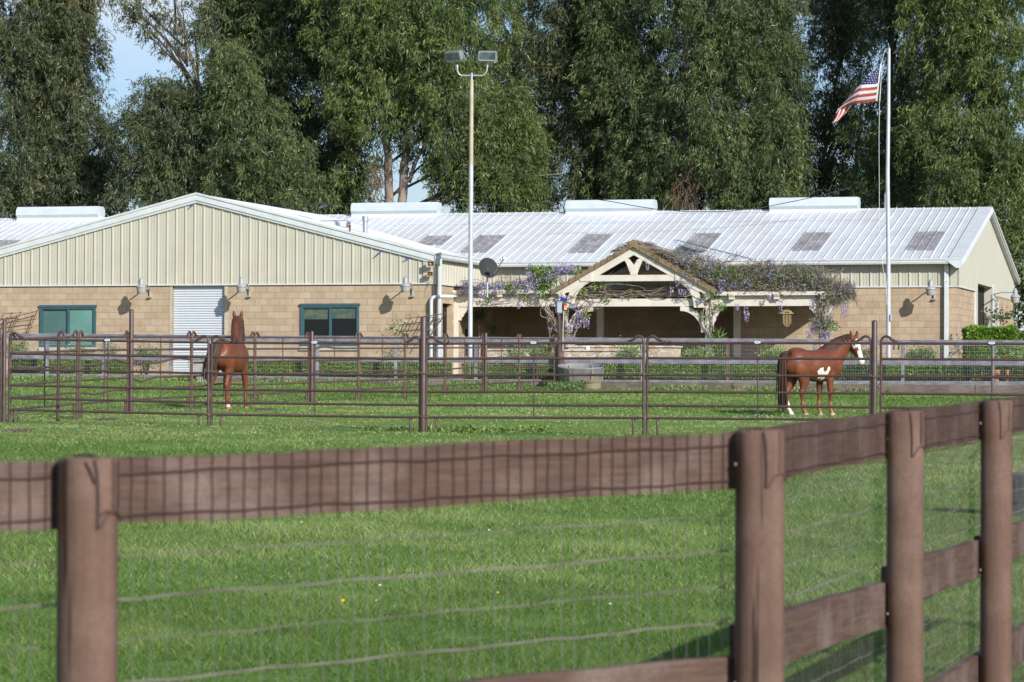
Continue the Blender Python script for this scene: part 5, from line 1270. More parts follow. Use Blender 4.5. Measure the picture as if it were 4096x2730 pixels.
def tree(label,sil,Y,nl,nleaf,m,limbs,rad=(.5,.95),bark='bark',Ln=.21,Wn=.036,extra=None,flat=.62):
    nl=int(nl*1.25); nleaf=int(nleaf*2.1); sil=[(a,b,c*1.14) for a,b,c in sil]
    base=P(limbs[0][0][0]*OV,limbs[0][0][1]*OV,Y); base.z=2.3
    t=thing('eucalyptus_tree',base,label,'tree','tall eucalyptus trees behind the stable')
    C,R,Z=crown_lobes(sil,Y,nl,rad,flat)
    if extra:
        ex=[]; 
        for (u,v,r) in extra: p=P(u*OV,v*OV,Y-.5+rng.random()); ex.append((p.x,p.y,p.z,r))
        ex=np.array(ex); C=np.vstack([C,ex[:,:3]]) if nl else ex[:,:3]; R=np.concatenate([R,ex[:,3]]); Z=np.concatenate([Z,ex[:,3]*1.3])
    q,ti=lobes_to_leaves(C,R,Z,nleaf,Ln,Wn)
    fast_mesh('crown',q,4,M[m],ti,t)
    mb=MB()
    for k,L in enumerate(limbs):
        pts=[P(u*OV,v*OV,Y+(dy if dy else 0)) for (u,v,w,dy) in [(*x,0) if len(x)==3 else x for x in L]]; rs=[x[2]*OV/2/(F/Y) for x in L]
        if k==0 or L[0][1]>=470: pts=[Vector((pts[0].x,pts[0].y,2.2))]+pts; rs=[rs[0]*1.15]+rs
        # subdivide with wobble
        P2=[];R2=[]
        for i in range(len(pts)-1):
            for s in (0,.33,.66):
                w=rs[i]*.25; P2.append(pts[i].lerp(pts[i+1],s)+Vector((rng.normal()*w,rng.normal()*w,0))); R2.append(rs[i]*(1-s)+rs[i+1]*s)
        P2.append(pts[-1]);R2.append(rs[-1]); mb.tube(P2,R2,9)
    # inner branches toward lobes
    build(mb,'trunk',M[bark],t,smooth=60)
    mb=MB(); sel=rng.choice(len(C),min(len(C),26),replace=False)
    tr=[P(u*OV,v*OV,Y) for (u,v,w) in [x[:3] for x in limbs[0]]]
    for i in sel:
        c=Vector(C[i]); k=min(tr,key=lambda p:abs(p.z-(c.z-1.6))+.0*p.x); 
        s=Vector((k.x,k.y,min(max(c.z-2.2,4.),k.z+3))); mid=s.lerp(c,.5)+Vector((0,0,.4*rng.random()-.1))
        mb.tube([s,mid,c],[.06,.04,.012],5,False)
    build(mb,'limbs',M['barkdark'],t,smooth=60)
    return t
trunk=lambda u,w=14: [[(u,490,w),(u,300,w*.9),(u,100,w*.7),(u,-100,w*.5)]]
tree('broad brownish-green eucalyptus at the left edge',[(-200,80,150),(0,85,150),(60,100,155),(130,100,165),(250,110,150),(330,100,165),(430,110,170),(500,100,180)],130,150,74000,'gumbrown',trunk(90))
tree('sparse thin eucalyptus with bare curved limbs against the sky gap',[(240,380,60),(330,370,105),(420,370,110),(490,370,110)],127,34,26000,'gumbrown',
  [[(485,490,12),(478,300,11),(455,190,9),(430,100,7),(405,10,5),(395,-100,4)],[(478,230,6),(430,200,5),(380,178,4),(345,190,2)],[(482,270,6),(440,285,5),(400,245,4),(375,215,3),(345,205,2)],[(430,100,4),(400,50,3),(370,20,2.5),(350,-20,2)]],
  extra=[(300,10,.45),(325,40,.4),(345,60,.38),(375,75,.4),(395,40,.35),(360,10,.4),(420,20,.4),(445,50,.45),(455,110,.4),(440,150,.35),(395,110,.3),(375,200,.35),(405,215,.4),(430,240,.4),(345,190,.28),(460,190,.4),(290,-20,.5),(275,5,.35),(290,30,.4),(310,20,.4),(340,20,.45),(325,65,.35),(355,45,.4),(380,95,.35),(415,60,.4),(410,170,.35),(440,190,.4),(470,150,.45),(360,230,.35),(465,230,.45),(480,40,.5),(340,-40,.5),(400,-50,.5),(450,-10,.5),(475,80,.45)],Ln=.20)
tree('dense dark green eucalyptus between the sky gap and the light pole',[(-200,620,190),(0,620,165),(100,620,165),(200,640,175),(300,650,180),(400,650,185),(490,650,190)],132,150,80000,'gum',trunk(640))
tree('tall eucalyptus behind the gable ridge with feathery lower plumes',[(140,520,60),(250,540,90),(380,620,140),(490,620,150)],126,44,24000,'gum',[[(560,490,8),(556,300,6),(545,200,4)]],rad=(.4,.8))
tree('bright green eucalyptus with two pale trunks behind the light pole',[(-200,960,250),(0,950,230),(100,960,230),(200,970,235),(290,1000,225),(360,1090,170),(430,1130,150),(490,1140,150)],128,165,92000,'gumlight',
  [[(893,480,21),(892,400,20),(888,340,17),(884,240,12),(880,60,7)],[(922,480,22),(926,400,20),(932,345,18),(938,240,10)],[(940,420,10),(960,360,9),(985,325,8),(1010,290,6),(1040,285,3)],[(1000,478,12),(1040,450,10),(1075,430,6),(1110,400,3)],[(1090,405,5),(1150,410,4),(1230,405,3),(1290,400,2)],[(1130,420,4),(1160,440,3),(1175,470,2)]],
  extra=[(800,250,.9),(780,330,.8),(830,400,.7),(790,440,.7),(850,300,.8)])
tree('slender eucalyptus with open crown right of the light pole top',[(-200,1290,120),(0,1290,110),(100,1290,95),(200,1300,110),(300,1310,120),(400,1330,110),(490,1340,100)],131,68,31000,'gumbrown',
  [[(1370,480,8),(1372,380,7),(1340,200,6),(1320,60,5)],[(1400,480,7),(1398,350,6),(1380,200,4)],[(1420,480,5),(1425,380,4)],[(1300,60,4),(1330,20,3),(1350,-20,2)]],bark='barkdark')
tree('eucalyptus filling behind the middle roof vent',[(-200,1450,120),(0,1440,100),(120,1430,95),(250,1440,115),(350,1450,120),(440,1460,110),(490,1450,110)],129,64,38000,'gum',trunk(1450,9))
tree('large dense eucalyptus with shaggy peeling trunk above the gable pergola',[(-200,1640,210),(0,1640,190),(100,1650,190),(200,1650,190),(300,1650,200),(380,1670,190),(490,1690,170)],128,140,80000,'gum',
  [[(1585,490,30),(1583,430,28),(1580,380,26),(1578,200,18),(1575,0,10)],[(1600,480,12),(1606,420,10),(1600,380,8)]])
tree('thin eucalyptus with leaning limbs left of the flag',[(-200,1930,110),(0,1930,85),(120,1930,80),(200,1930,85),(320,1930,90),(400,1930,100),(490,1930,110)],134,52,24000,'gumbrown',
  [[(1880,480,9),(1890,380,8),(1905,300,7),(1920,200,5),(1935,60,4)],[(1955,480,9),(1965,380,8),(1975,300,7),(1985,200,5)],[(1900,360,7),(1935,280,6),(1965,200,4)]],bark='bark')
tree('eucalyptus directly behind the flagpole',[(-200,2060,110),(0,2060,100),(150,2060,85),(260,2060,95),(380,2050,105),(490,2050,110)],130,56,33000,'gum',trunk(2050,10))
tree('tall yellow-green eucalyptus at the right edge',[(-200,2260,180),(0,2240,160),(100,2240,150),(200,2240,150),(300,2230,160),(400,2260,150),(490,2280,150),(600,2330,110)],127,135,74000,'gumlight',
  [[(2280,600,18),(2285,480,17),(2270,300,14),(2260,100,10)],[(2285,330,8),(2310,260,6),(2320,200,4)]])
for (u,w,lab,mm) in ((545,75,'dark eucalyptus set back at the right of the bare-limbed tree','gum'),(800,90,'dark set-back eucalyptus left of the two pale trunks','gum'),(1185,80,'set-back eucalyptus right of the light pole','gum'),(1375,70,'set-back brownish eucalyptus right of the slender one','gumbrown'),(1790,55,'set-back eucalyptus right of the shaggy trunk','gumbrown')):
    tree(lab,[(-200,u,w),(100,u,w),(300,u,w),(490,u,w)],139,50,24000,mm,trunk(u,8),bark='barkdark')
# low background foliage row
for k,(u,w,lab) in enumerate(((150,140,'far low eucalyptus behind the left roof vent'),(480,110,'far low eucalyptus left of the gable peak'),(1210,110,'far low eucalyptus right of the pale trunks'),(1750,120,'far low eucalyptus behind the right of the middle roof vent'),(2120,140,'far low eucalyptus behind the right part of the roof'))):
    tree(lab,[(290,u,w*.5),(360,u,w*.8),(430,u,w),(500,u,w)],150,26,10500,'gumbrown' if k%2 else 'gum',[[(u,490,8),(u+6,380,6),(u-4,280,3)]],bark='barkdark')
# dead bark strips and twigs hanging near trunks
mb=MB()
for (u0,v0,sp,n) in ((868,410,34,34),(1575,430,50,46),(2290,330,30,16)):
    for i in range(n):
        u=u0+rng.normal()*sp*.5; v=v0+rng.normal()*sp*.8; p=P(u*OV,v*OV,126+rng.random()); q=p+Vector((rng.normal()*.25,0,-.3-.7*rng.random())); mb.tube([p,p.lerp(q,.5)+Vector((rng.normal()*.08,0,0)),q],[.014,.012,.006],4,False)
tag(build(mb,'hanging_bark',M['deadtwig']),'loose strips of brown bark and dead twigs hanging by the trunks','bark',kind='stuff')
# ------------------------------------------------------------ hedges and shrubs
def hedge(u0,u1,vt,vb,dY,depth,label,m='hedge',n=9000,size=.05,name='hedge',lump=.05,group=None):
    p0=fence_pt(u0,vb)+Vector((0,dY,0)); p1=fence_pt(u1,vb)+Vector((0,dY,0)); k0=(p0.y)/(p0.y-dY)
    zt0=P(u0,vt,p0.y).z; zt1=P(u1,vt,p1.y).z; x0=P(u0,vb,p0.y).x; x1=P(u1,vb,p1.y).x
    zb=min(P(u0,vb,p0.y).z,P(u1,vb,p1.y).z)-.1
    n=int(n*2.3); size=size*1.12; t=thing(name,((x0+x1)/2,p0.y,zb),label,'hedge',group)
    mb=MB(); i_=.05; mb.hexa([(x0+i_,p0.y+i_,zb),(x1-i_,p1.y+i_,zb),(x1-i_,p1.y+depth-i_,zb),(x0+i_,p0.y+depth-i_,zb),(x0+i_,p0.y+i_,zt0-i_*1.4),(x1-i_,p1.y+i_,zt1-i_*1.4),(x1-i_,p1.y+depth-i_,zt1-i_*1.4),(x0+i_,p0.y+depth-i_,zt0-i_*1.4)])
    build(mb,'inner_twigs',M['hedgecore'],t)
    s=rng.random(n); f=rng.random(n)<.62; end=rng.random(n)<.05
    x=x0+(x1-x0)*s; yb=p0.y+(p1.y-p0.y)*s; ztop=zt0+(zt1-zt0)*s
    lum=lump*(np.sin(x*5+1)*.5+np.sin(x*11.3)*.3+np.sin(x*2.1)*.4)
    y=np.where(f,yb-.02+rng.normal(size=n)*.03-lum*.4,yb+rng.random(n)*depth); z=np.where(f,zb+(ztop-zb)*rng.random(n),ztop+rng.normal(size=n)*.025+lum*.5)
    x=np.where(end,np.where(rng.random(n)<.5,x0,x1),x); y=np.where(end,yb+rng.random(n)*depth,y); z=np.where(end,zb+(ztop-zb)*rng.random(n),z)
    q=leaf_quads(np.stack([x,y,z],1),rng.normal(size=(n,3))+np.array([0,-.5,.4]),size*(.6+.8*rng.random(n)),size*.6*(.7+.6*rng.random(n)))
    ti=np.clip(.35+.25*np.sin(x*3.1+z*4)*.5+rng.normal(size=n)*.2+np.where(f,0,.15),0,1)
    fast_mesh('leaves',q,4,M[m],ti,t); return t
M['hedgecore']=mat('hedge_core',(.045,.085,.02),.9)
gh='clipped box hedges behind the board fence'
hedge(36,150,1434,1484,.9,.6,'low brownish hedge stub at the far left behind the board fence','shrub',2600,.06,lump=.2,group=gh)
hedge(155,505,1446,1482,1.0,.6,'clipped hedge below the left window','hedge',8000,group=gh)
hedge(985,1800,1443,1500,1.0,.6,'clipped hedge below the right window, right of the rear-view horse','hedge',19000,group=gh)
hedge(1858,2215,1452,1510,1.0,.6,'clipped hedge left of the stock tank','hedge',9500,group=gh)
hedge(2226,3140,1453,1517,1.0,.6,'long clipped hedge behind and right of the stock tank','hedge',24000,group=gh)
hedge(3330,3560,1452,1522,1.0,.6,'dark hedge section right behind the blazed horse','shrub',6500,.06,group=gh)
hedge(3500,3762,1455,1522,.8,.5,'bright yellow-green hedge below the flagpole','hedge',7500,group=gh)
hedge(3750,4300,1460,1525,1.0,.6,'dark hedge in front of the terracotta pots','shrub',10500,.06,group=gh)
hedge(3870,4062,1318,1450,3.2,1.1,'tall bright green clipped hedge in front of the stable doorway','hedge',15000,.075,lump=.12)
hedge(4055,4300,1340,1470,3.6,.8,'tall darker hedge at the right edge behind the bright one','shrub',7000,.08,lump=.12)
def bush(u,v,ru,rv,dY,n,m,label,size=.06,name='shrub',flowers=None,nl=9,Ydirect=None,droop=.1,cat='shrub',wd=.5):
    Y=Ydirect if Ydirect else fenceY(u)+dY; sc=F/Y; c=P(u,v,Y)
    C=[];R=[]
    for i in range(nl):
        a=rng.random()*2*PI; q=math.sqrt(rng.random())*.75; C.append((c.x+ru/sc*q*math.cos(a),c.y+rng.normal()*.15,c.z+rv/sc*q*math.sin(a))); R.append(min(ru,rv)/sc*rng.uniform(.4,.65))
    C=np.array(C);R=np.array(R); zb=P(u,v+rv,Y).z
    t=thing(name,(c.x,c.y,zb),label,cat)
    q,ti=lobes_to_leaves(C,R,R,n,size,size*wd,droop=droop,nper=6)
    mn=np.min(C[:,2])
    fast_mesh('leaves',q,4,M[m],np.clip(ti+.15,0,1),t)
    mb=MB()
    for i in range(nl): mb.tube([Vector((c.x+rng.normal()*.04,c.y,zb-.1)),Vector((c.x,c.y,zb)).lerp(Vector(C[i]),.5),Vector(C[i])],[.014,.01,.004],4,False)
    build(mb,'stems',M['vine'],t)
    if flowers:
        col,nf=flowers; 
        for i in range(nf):
            p=Vector(C[rng.integers(len(C))])+Vector((rng.normal()*.12,-.22,rng.normal()*.16)); mb=MB()
            for k in range(5):
                a=2*PI*k/5; mb.poly([p,p+Vector((.055*math.cos(a-.5),-.02,.055*math.sin(a-.5))),p+Vector((.075*math.cos(a),-.035,.075*math.sin(a))),p+Vector((.055*math.cos(a+.5),-.02,.055*math.sin(a+.5)))])
            build(mb,'flower',M[col],t)
    return t
M['redflower']=mat('red_petals',(.62,.03,.015),.5)
bush(72,1400,30,34,2.5,1100,'shrub','small leafy shrub left of the left window behind the fence')
bush(300,1412,55,14,2.2,900,'shrub','low scraggly shrub under the left window sill')
bush(585,1448,60,44,1.4,2400,'shrub','rose shrub beside the roll-up door')
bush(440,1404,22,16,2.4,500,'shrub','small sprig right of the left window')
bush(845,1445,30,14,-.4,500,'shrub','small plant in the concrete planter',name='potted_plant')
bush(1618,1318,42,34,3.2,2600,'wleaf','round leafy climber on the right trellis',size=.07)
bush(1575,1390,44,34,3.2,1700,'shrub','lower leafy part of a climber below the right trellis',size=.07)
bush(2520,1415,42,30,2.2,900,'wleaf','leggy green shrub in front of the long stone counter',size=.08)
bush(2160,1412,34,22,2.2,600,'wleaf','small green shrub right of the left stone counter',size=.08)
bush(2060,1414,30,20,2.2,500,'wleaf','small green shrub in front of the left stone counter',size=.08)
bush(3690,1428,72,18,2.4,1900,'shrub','low shrubs at the foot of the stable downspout',size=.07)
bush(3440,1425,60,16,2.4,1300,'shrub','low shrubs behind the head of the blazed horse',size=.07)
bush(3100,1420,40,24,2.2,1200,'wleaf','bright leafy shrub left of the blazed horse',size=.08)
bush(2790,1425,50,16,2.2,1100,'wleaf','low light green plants beside the right stone counter',size=.07)
bush(4040,1425,44,58,1.9,3200,'wleaf','hibiscus bush with red flowers at the right behind the board fence',size=.08,flowers=('redflower',7))
bush(4150,1190,78,150,0,5200,'gum','dark leafy tree at the right edge beside the stable end',size=.16,Ydirect=124,nl=22,name='small_tree',droop=.3,cat='tree')
bush(4010,1265,50,10,0,160,'gum','thin leafy twigs reaching in from the right in front of the end wall',size=.13,Ydirect=103,nl=7,name='leafy_branch',cat='branch')
def spiky(c,n,L,label,m,name='spiky_plant'):
    t=thing(name,c,label,'plant'); pos=np.tile(np.array(c),(n,1))+rng.normal(size=(n,3))*.03; d=unit(rng.normal(size=(n,3))+np.array([0,-.2,.55]))
    fast_mesh('leaves',leaf_quads(pos,d,L*(.7+.5*rng.random(n)),np.full(n,L*.06),.25),4,M[m],rng.random(n)*.8,t); return t
a_,z_=Wp(1918,1275,-1.8); tt=spiky(BP(a_,-1.8,z_),110,.42,'dark spiky yucca in the shade under the left bay','gum'); mb=MB(); mb.tube([BP(a_,-1.8,2.4),BP(a_,-1.8,z_)],.04,6); build(mb,'stem',M['vine'],tt)
a_,z_=Wp(1965,1325,-1.7); spiky(BP(a_,-1.7,z_),80,.36,'second lower dark spiky plant under the left bay','gum')
for (u,v,l) in ((2872,1345,'upper fern fronds behind the third pergola post'),(2880,1415,'bright variegated fern at the foot of the third pergola post')):
    a_,z_=Wp(u,v+18,PB-.3); spiky(BP(a_,PB-.3,z_),120,.40,l,'wleaf','fern')
for (u,w,l) in ((3999,30,'larger terracotta pot below the hibiscus'),(4043,14,'smaller terracotta pot at the right')):
    p=fence_pt(u,1526)+Vector((0,.7,0)); s=F/p.y; mb=MB(); h=.34; mb.lathe([(w/s*.38,0),(w/s*.5,h*.85),(w/s*.56,h*.86),(w/s*.56,h),(w/s*.48,h),(w/s*.46,h*.9),(0,h*.88)],Vector((p.x,p.y,p.z)),n=18); single(mb,'terracotta_pot',M['terracotta'],l,'pot','terracotta pots',loc=p,smooth=40)
# ------------------------------------------------------------ wisteria
def raceme(p,L,n=34,up=False):
    t=rng.random(n); a=rng.random(n)*2*PI; r=.055*(1-t*.75)*(.5+.5*rng.random(n)); p=np.array(p)
    pos=p+np.stack([r*np.cos(a),r*np.sin(a),-t*L],1)
    d=np.stack([np.cos(a),np.sin(a),rng.normal(size=n)*.4-.2],1)
    return leaf_quads(pos,d,.034+.016*rng.random(n),.034+.012*rng.random(n),.1), np.clip(rng.normal(size=n)*.22+.45+.2*(t<.4),0,1)
def wisteria(label,stems,flowers,greens,hang,b=PB,trunk_=None,greyl=()):
    """all in image px on the pergola plane: stems (u0,v0,u1,v1,n,spread) ; flowers (u,v,ru,rv,n); greens (u,v,ru,rv,n)"""
    c0=BP(*((Wp(stems[0][0],1400,b)[0],b,2.45)))
    t=thing('wisteria',c0,label,'climbing plant','wisteria vines on the pergola'); mb=MB()
    def q3(u,v,db=0): a,z=Wp(u,v,b+db); return BP(a,b+db,z)
    for (u0,v0,u1,v1,n,sp) in stems:
        for i in range(n):
            k=6; pts=[]; db0=rng.uniform(-.30,.25); db1=rng.uniform(-.35,.35); ox,oy=rng.normal()*sp*.4,rng.normal()*sp*.4
            for j in range(k):
                s=j/(k-1); w=math.sin(PI*s); pts.append(q3(u0+(u1-u0)*s+ox*s+rng.normal()*sp*.42*w, v0+(v1-v0)*s+oy*s+rng.normal()*sp*.42*w, db0*(1-s)+db1*s))
            r0=rng.uniform(.006,.017); mb.tube([Vector(x) for x in smooth_path(pts)],np.linspace(r0,r0*.45,len(smooth_path(pts))).tolist(),5,False)
    if trunk_:
        for L in trunk_: pts=smooth_path([q3(u,v,db) for u,v,db in L]); mb.tube(pts,np.linspace(.035,.015,len(pts)).tolist(),7)
    build(mb,'stems',M['vine'],t,smooth=60)
    fq=[];ft=[]
    for (u,v,ru,rv,n) in flowers:
        for i in range(n):
            a=rng.random()*2*PI; q=math.sqrt(rng.random()); p=q3(u+ru*q*math.cos(a),v+rv*q*math.sin(a),rng.uniform(-.4,.4)); x,y=raceme(p,rng.uniform(.12,.24),26); fq.append(x);ft.append(y)
    if fq: fast_mesh('blossoms',np.vstack(fq),4,M['wflower'],np.concatenate(ft),t)
    gq=[];gt=[]
    for (u,v,ru,rv,n) in greens:
        a=rng.random(n)*2*PI; q=np.sqrt(rng.random(n)); pos=np.array([q3(u+ru*qq*math.cos(aa),v+rv*qq*math.sin(aa),rng.uniform(-.4,.35)) for aa,qq in zip(a,q)])
        nn=7; pos=np.repeat(pos,nn,0)+rng.normal(size=(n*nn,3))*.05
        gq.append(leaf_quads(pos,rng.normal(size=(n*nn,3))+np.array([0,-.3,-.3]),.07+.05*rng.random(n*nn),.03+.015*rng.random(n*nn))); gt.append(np.clip(rng.random(n*nn)*.8+.1,0,1))
    if gq: fast_mesh('leaves',np.vstack(gq),4,M['wleaf'],np.concatenate(gt),t)
    gq=[];gt=[]
    for (u,v,ru,rv,n) in greyl:
        a=rng.random(n)*2*PI; q=np.sqrt(rng.random(n)); pos=np.array([q3(u+ru*qq*math.cos(aa),v+rv*qq*math.sin(aa),rng.uniform(-.4,.35)) for aa,qq in zip(a,q)])
        nn=6; pos=np.repeat(pos,nn,0)+rng.normal(size=(n*nn,3))*.06
        gq.append(leaf_quads(pos,rng.normal(size=(n*nn,3)),.06+.05*rng.random(n*nn),.014+.01*rng.random(n*nn))); gt.append(rng.random(n*nn))
    if gq: fast_mesh('dry_leaves',np.vstack(gq),4,M['wgrey'],np.concatenate(gt),t)
    for (u,v,L) in hang:
        x,y=raceme(q3(u,v,-.3),L,60); f=fast_mesh('flower_cluster',x,4,M['wflower'],y,t)
    return t
def smooth_path(p):
    p=[Vector(x) for x in p]; out=[]
    for i in range(len(p)-1):
        a=p[max(i-1,0)];b=p[i];c=p[i+1];d=p[min(i+2,len(p)-1)]
        for s in (0,.34,.67):
            out.append(.5*((2*b)+(c-a)*s+(2*a-5*b+4*c-d)*s*s+(3*b-a-3*c+d)*s**3))
    out.append(p[-1]); return out
wisteria('purple and green wisteria massed on the left bay of the pergola',
 [(2190,1160,1850,1150,12,24),(2200,1150,2000,1120,10,26),(2195,1290,2190,1165,12,30),(2170,1230,2130,1180,5,20),(1960,1225,2120,1180,4,30),(1790,1160,1780,1095,3,6),(2230,1330,2170,1225,7,36),(2180,1230,2235,1330,8,22)],
 [(1870,1148,32,20,26),(1925,1146,34,24,36),(1985,1143,34,22,34),(2045,1148,34,18,26),(2090,1130,40,26,34),(2120,1085,16,26,15),(2150,1120,36,26,26),(2205,1090,26,30,20),(2250,1070,30,22,20),(2290,1066,24,14,10),(1800,1168,18,12,7),(1855,1120,14,10,4)],
 [(2180,1110,46,40,120),(2060,1152,30,16,50),(2165,1165,26,24,50),(2300,1080,18,12,24),(1784,1155,12,36,40),(2000,1150,40,14,30),(1960,1192,12,10,12),(2095,1193,20,8,18),(1780,1100,8,8,12),(2130,1075,18,12,16)],
 [(1965,1190,.22),(2075,1208,.20),(1935,1178,.14),(2230,1195,.0001+.2),(1983,1162,.2),(2140,1170,.18),(2170,1178,.16)],
 trunk_=[[(2215,1420,0),(2200,1340,.1),(2188,1260,-.1),(2198,1190,0)],[(2245,1420,0),(2225,1330,.1),(2240,1250,0),(2210,1170,0)]])
wisteria('bare twisting wisteria with hanging lilac clusters on the second pergola post',
 [(2260,1330,2250,1180,13,26),(2265,1200,2440,1165,9,55),(2280,1190,2500,1170,6,60),(2330,1180,2640,1180,7,50),(2480,1190,2720,1185,5,50),(2350,1150,2420,1120,4,40),(2230,1260,2330,1180,8,30),(2300,1330,2350,1240,5,18),(2290,1290,2380,1190,7,24),(2255,1160,2230,1090,8,18)],
 [],[(2400,1150,24,10,14),(2330,1170,20,12,14),(2430,1196,16,6,10),(2340,1262,10,12,18),(2520,1176,10,6,6),(2260,1335,14,8,12),(2385,1140,16,7,10)],
 [(2296,1214,.22),(2312,1240,.26),(2326,1248,.24),(2301,1284,.24),(2317,1280,.26),(2340,1272,.30),(2350,1270,.34),(2272,1300,.16),(2283,1308,.34),(2200,1310,.16),(2308,1225,.2)],
 trunk_=[[(2262,1430,-.12),(2266,1340,-.15),(2256,1260,-.15),(2270,1190,-.15),(2330,1160,-.1)],[(2275,1430,-.1),(2300,1330,-.2),(2330,1290,-.2),(2352,1240,-.1),(2400,1190,0)]])
wisteria('grey leafless wisteria tangle over the right slope of the tiled gable',
 [(2500,972,2620,985,16,16),(2440,1010,2540,970,8,14),(2520,975,2700,1015,26,18),(2560,985,2780,1060,30,20),(2640,1010,2860,1110,34,26),(2540,985,2470,990,8,18),(2550,975,2440,1010,4,16),(2700,1050,2880,1140,26,28),(2860,1100,2960,1020,10,26),(2800,1060,2780,960,3,10),(2760,1060,2860,1000,6,22),(2700,1120,2840,1150,10,24)],
 [(2720,1040,40,18,10),(2800,1075,60,24,26),(2870,1070,44,26,18),(2880,1120,36,22,14),(2700,1050,18,12,5),(2840,1030,20,14,5)],
 [(2790,1080,60,20,24),(2880,1100,40,30,30)],
 [(2590,1052,.22),(2709,1120,.2),(2756,1130,.34),(2687,1148,.2),(2722,1155,.26),(2737,1158,.22),(2803,1192,.16),(2782,1115,.16),(2735,1090,.18)],
 greyl=[(2700,1030,110,28,260),(2820,1080,90,46,420)])
wisteria('grey and lilac wisteria covering the right bay and end post of the pergola',
 [(2840,1155,3100,1140,26,40),(3050,1155,3320,1135,26,40),(2870,1130,3100,1110,20,60),(3050,1130,3330,1110,20,60),(2900,1100,3100,1080,9,50),(3100,1110,3300,1075,8,50),(3200,1150,3400,1150,20,26),(3280,1150,3420,1180,16,24),(3280,1340,3285,1180,24,24),(3300,1200,3240,1150,12,24),(3285,1220,3360,1190,12,26),(2960,1080,3060,1060,8,18),(3100,1110,3130,1055,6,16),(3250,1110,3290,1060,8,18),(3330,1120,3380,1075,6,14),(2855,1330,2830,1230,16,20),(2800,1270,2850,1370,7,16),(2840,1200,2800,1250,5,16),(2740,1190,2850,1200,7,24),(3400,1180,3450,1240,3,20)],
 [(2950,1130,70,34,30),(3080,1120,90,34,24),(3260,1120,60,40,26),(3060,1070,70,24,12),(3200,1085,60,24,9),(3360,1150,40,24,24),(2890,1140,40,24,18),(3260,1295,22,24,18),(3300,1320,18,16,14),(3300,1262,22,18,8),(3180,1120,60,24,12)],
 [(2920,1100,70,30,40),(3050,1120,90,40,44),(3200,1110,70,40,30),(2850,1180,30,12,26),(2870,1225,34,10,26),(3330,1180,50,30,26),(2810,1260,16,24,16),(3320,1300,34,20,22)],
 [(2948,1212,.22),(2983,1228,.40),(2988,1245,.34),(3122,1205,.38),(3245,1200,.26),(3378,1215,.42),(3388,1205,.46),(3370,1218,.3),(3412,1130,.2),(3232,1320,.26),(3244,1326,.24),(3300,1325,.26),(3287,1330,.3),(3270,1280,.3),(3310,1255,.22),(2890,1130,.3),(2880,1120,.28),(2936,1118,.3),(2905,1108,.26),(3075,1180,.16)],
 trunk_=[[(3290,1440,-.1),(3280,1350,-.15),(3296,1290,-.12),(3278,1220,-.15),(3260,1160,0)],[(3300,1440,0),(3306,1350,-.12),(3288,1280,-.15),(3310,1200,-.1)],[(2850,1440,-.1),(2838,1340,-.15),(2812,1280,-.15),(2818,1230,-.1),(2860,1180,0)],[(2860,1440,-.1),(2842,1350,-.1),(2850,1260,-.14),(2838,1200,-.1)]],
 greyl=[(3090,1110,240,54,1500),(3350,1170,74,50,420),(3290,1290,40,60,220)])
# ------------------------------------------------------------ grass
def gzv(x,y): return gznp(x,y)
def grass(y0,y1,n,h,w,spread=.85):
    # uniform over the visible wedge
    y=np.sqrt(rng.random(n)*(y1**2-y0**2)+y0**2); half=2048/F*y*1.12+1.0; x=(rng.random(n)*2-1)*half
    # clumping: shift toward clump centres
    cl=np.sin(x*1.7+y*.6)*np.sin(y*1.3-x*.4+2)+.6*np.sin(x*4.1-y*2.3)*np.sin(y*3.7+x)
    hh=h*(.55+.75*rng.random(n))*(1+.30*cl); patch=np.clip(np.sin(y*.22+1.2)*np.sin(x*.35+y*.08),-1,1)
    trod=np.exp(-((y-60)/11.)**2)  # grazed short near the corral
    hh*=1-.55*trod
    z=gzv(x,y); a=rng.random(n)*2*PI; s=np.stack([np.cos(a),np.sin(a),np.zeros(n)],1)*(w*(.7+.6*rng.random(n)))[:,None]/2
    lean=np.stack([rng.normal(size=n)*spread,rng.normal(size=n)*spread,np.ones(n)],1)*hh[:,None]
    b=np.stack([x,y,z-.005],1); q=np.stack([b-s,b+s,b+lean],1).reshape(-1,3)
    dry=rng.random(n)<(.07+.42*trod+.05*(cl>.6))
    fine=np.sin(x*9+np.sin(y*7)*2)*np.sin(y*8.3+np.sin(x*6)*2)
    ti=np.clip(.36+.14*cl+.10*fine+rng.normal(size=n)*.24+.20*patch+dry*.5+.12*trod,0,1)
    return q,ti
gq=[];gt=[]
for a in ((13.5,22,300000,.042,.0050),(22,34,230000,.048,.0075),(34,52,160000,.052,.011),(52,74,110000,.052,.017),(74,101,120000,.055,.022)):
    q,ti=grass(*a); gq.append(q); gt.append(ti)
tag(fast_mesh('grass',np.vstack(gq),3,M['grassblade'],np.concatenate(gt)),'short green pasture grass filling the corral and the foreground','grass',kind='stuff')
def weeds(regs,name,m,label,size,cat='weeds',fl=False):
    Q=[];T=[]
    for (u0,u1,v0,v1,n,hh) in regs:
        u=u0+(u1-u0)*rng.random(n); v=v0+(v1-v0)*rng.random(n); k=max(1,n)
        base=np.array([G(a,b) for a,b in zip(u,v)]); nn=5 if not fl else 3
        pos=np.repeat(base,nn,0)+rng.normal(size=(n*nn,3))*np.array([.05,.05,0])+np.stack([np.zeros(n*nn),np.zeros(n*nn),rng.random(n*nn)*hh],1)
        Q.append(leaf_quads(pos,rng.normal(size=(n*nn,3))+np.array([0,-.2,.6]),size*(.6+.8*rng.random(n*nn)),size*.45*(.6+.8*rng.random(n*nn)))); T.append(rng.random(n*nn)*.9)
    return tag(fast_mesh(name,np.vstack(Q),4,M[m],np.concatenate(T)),label,cat,kind='stuff')
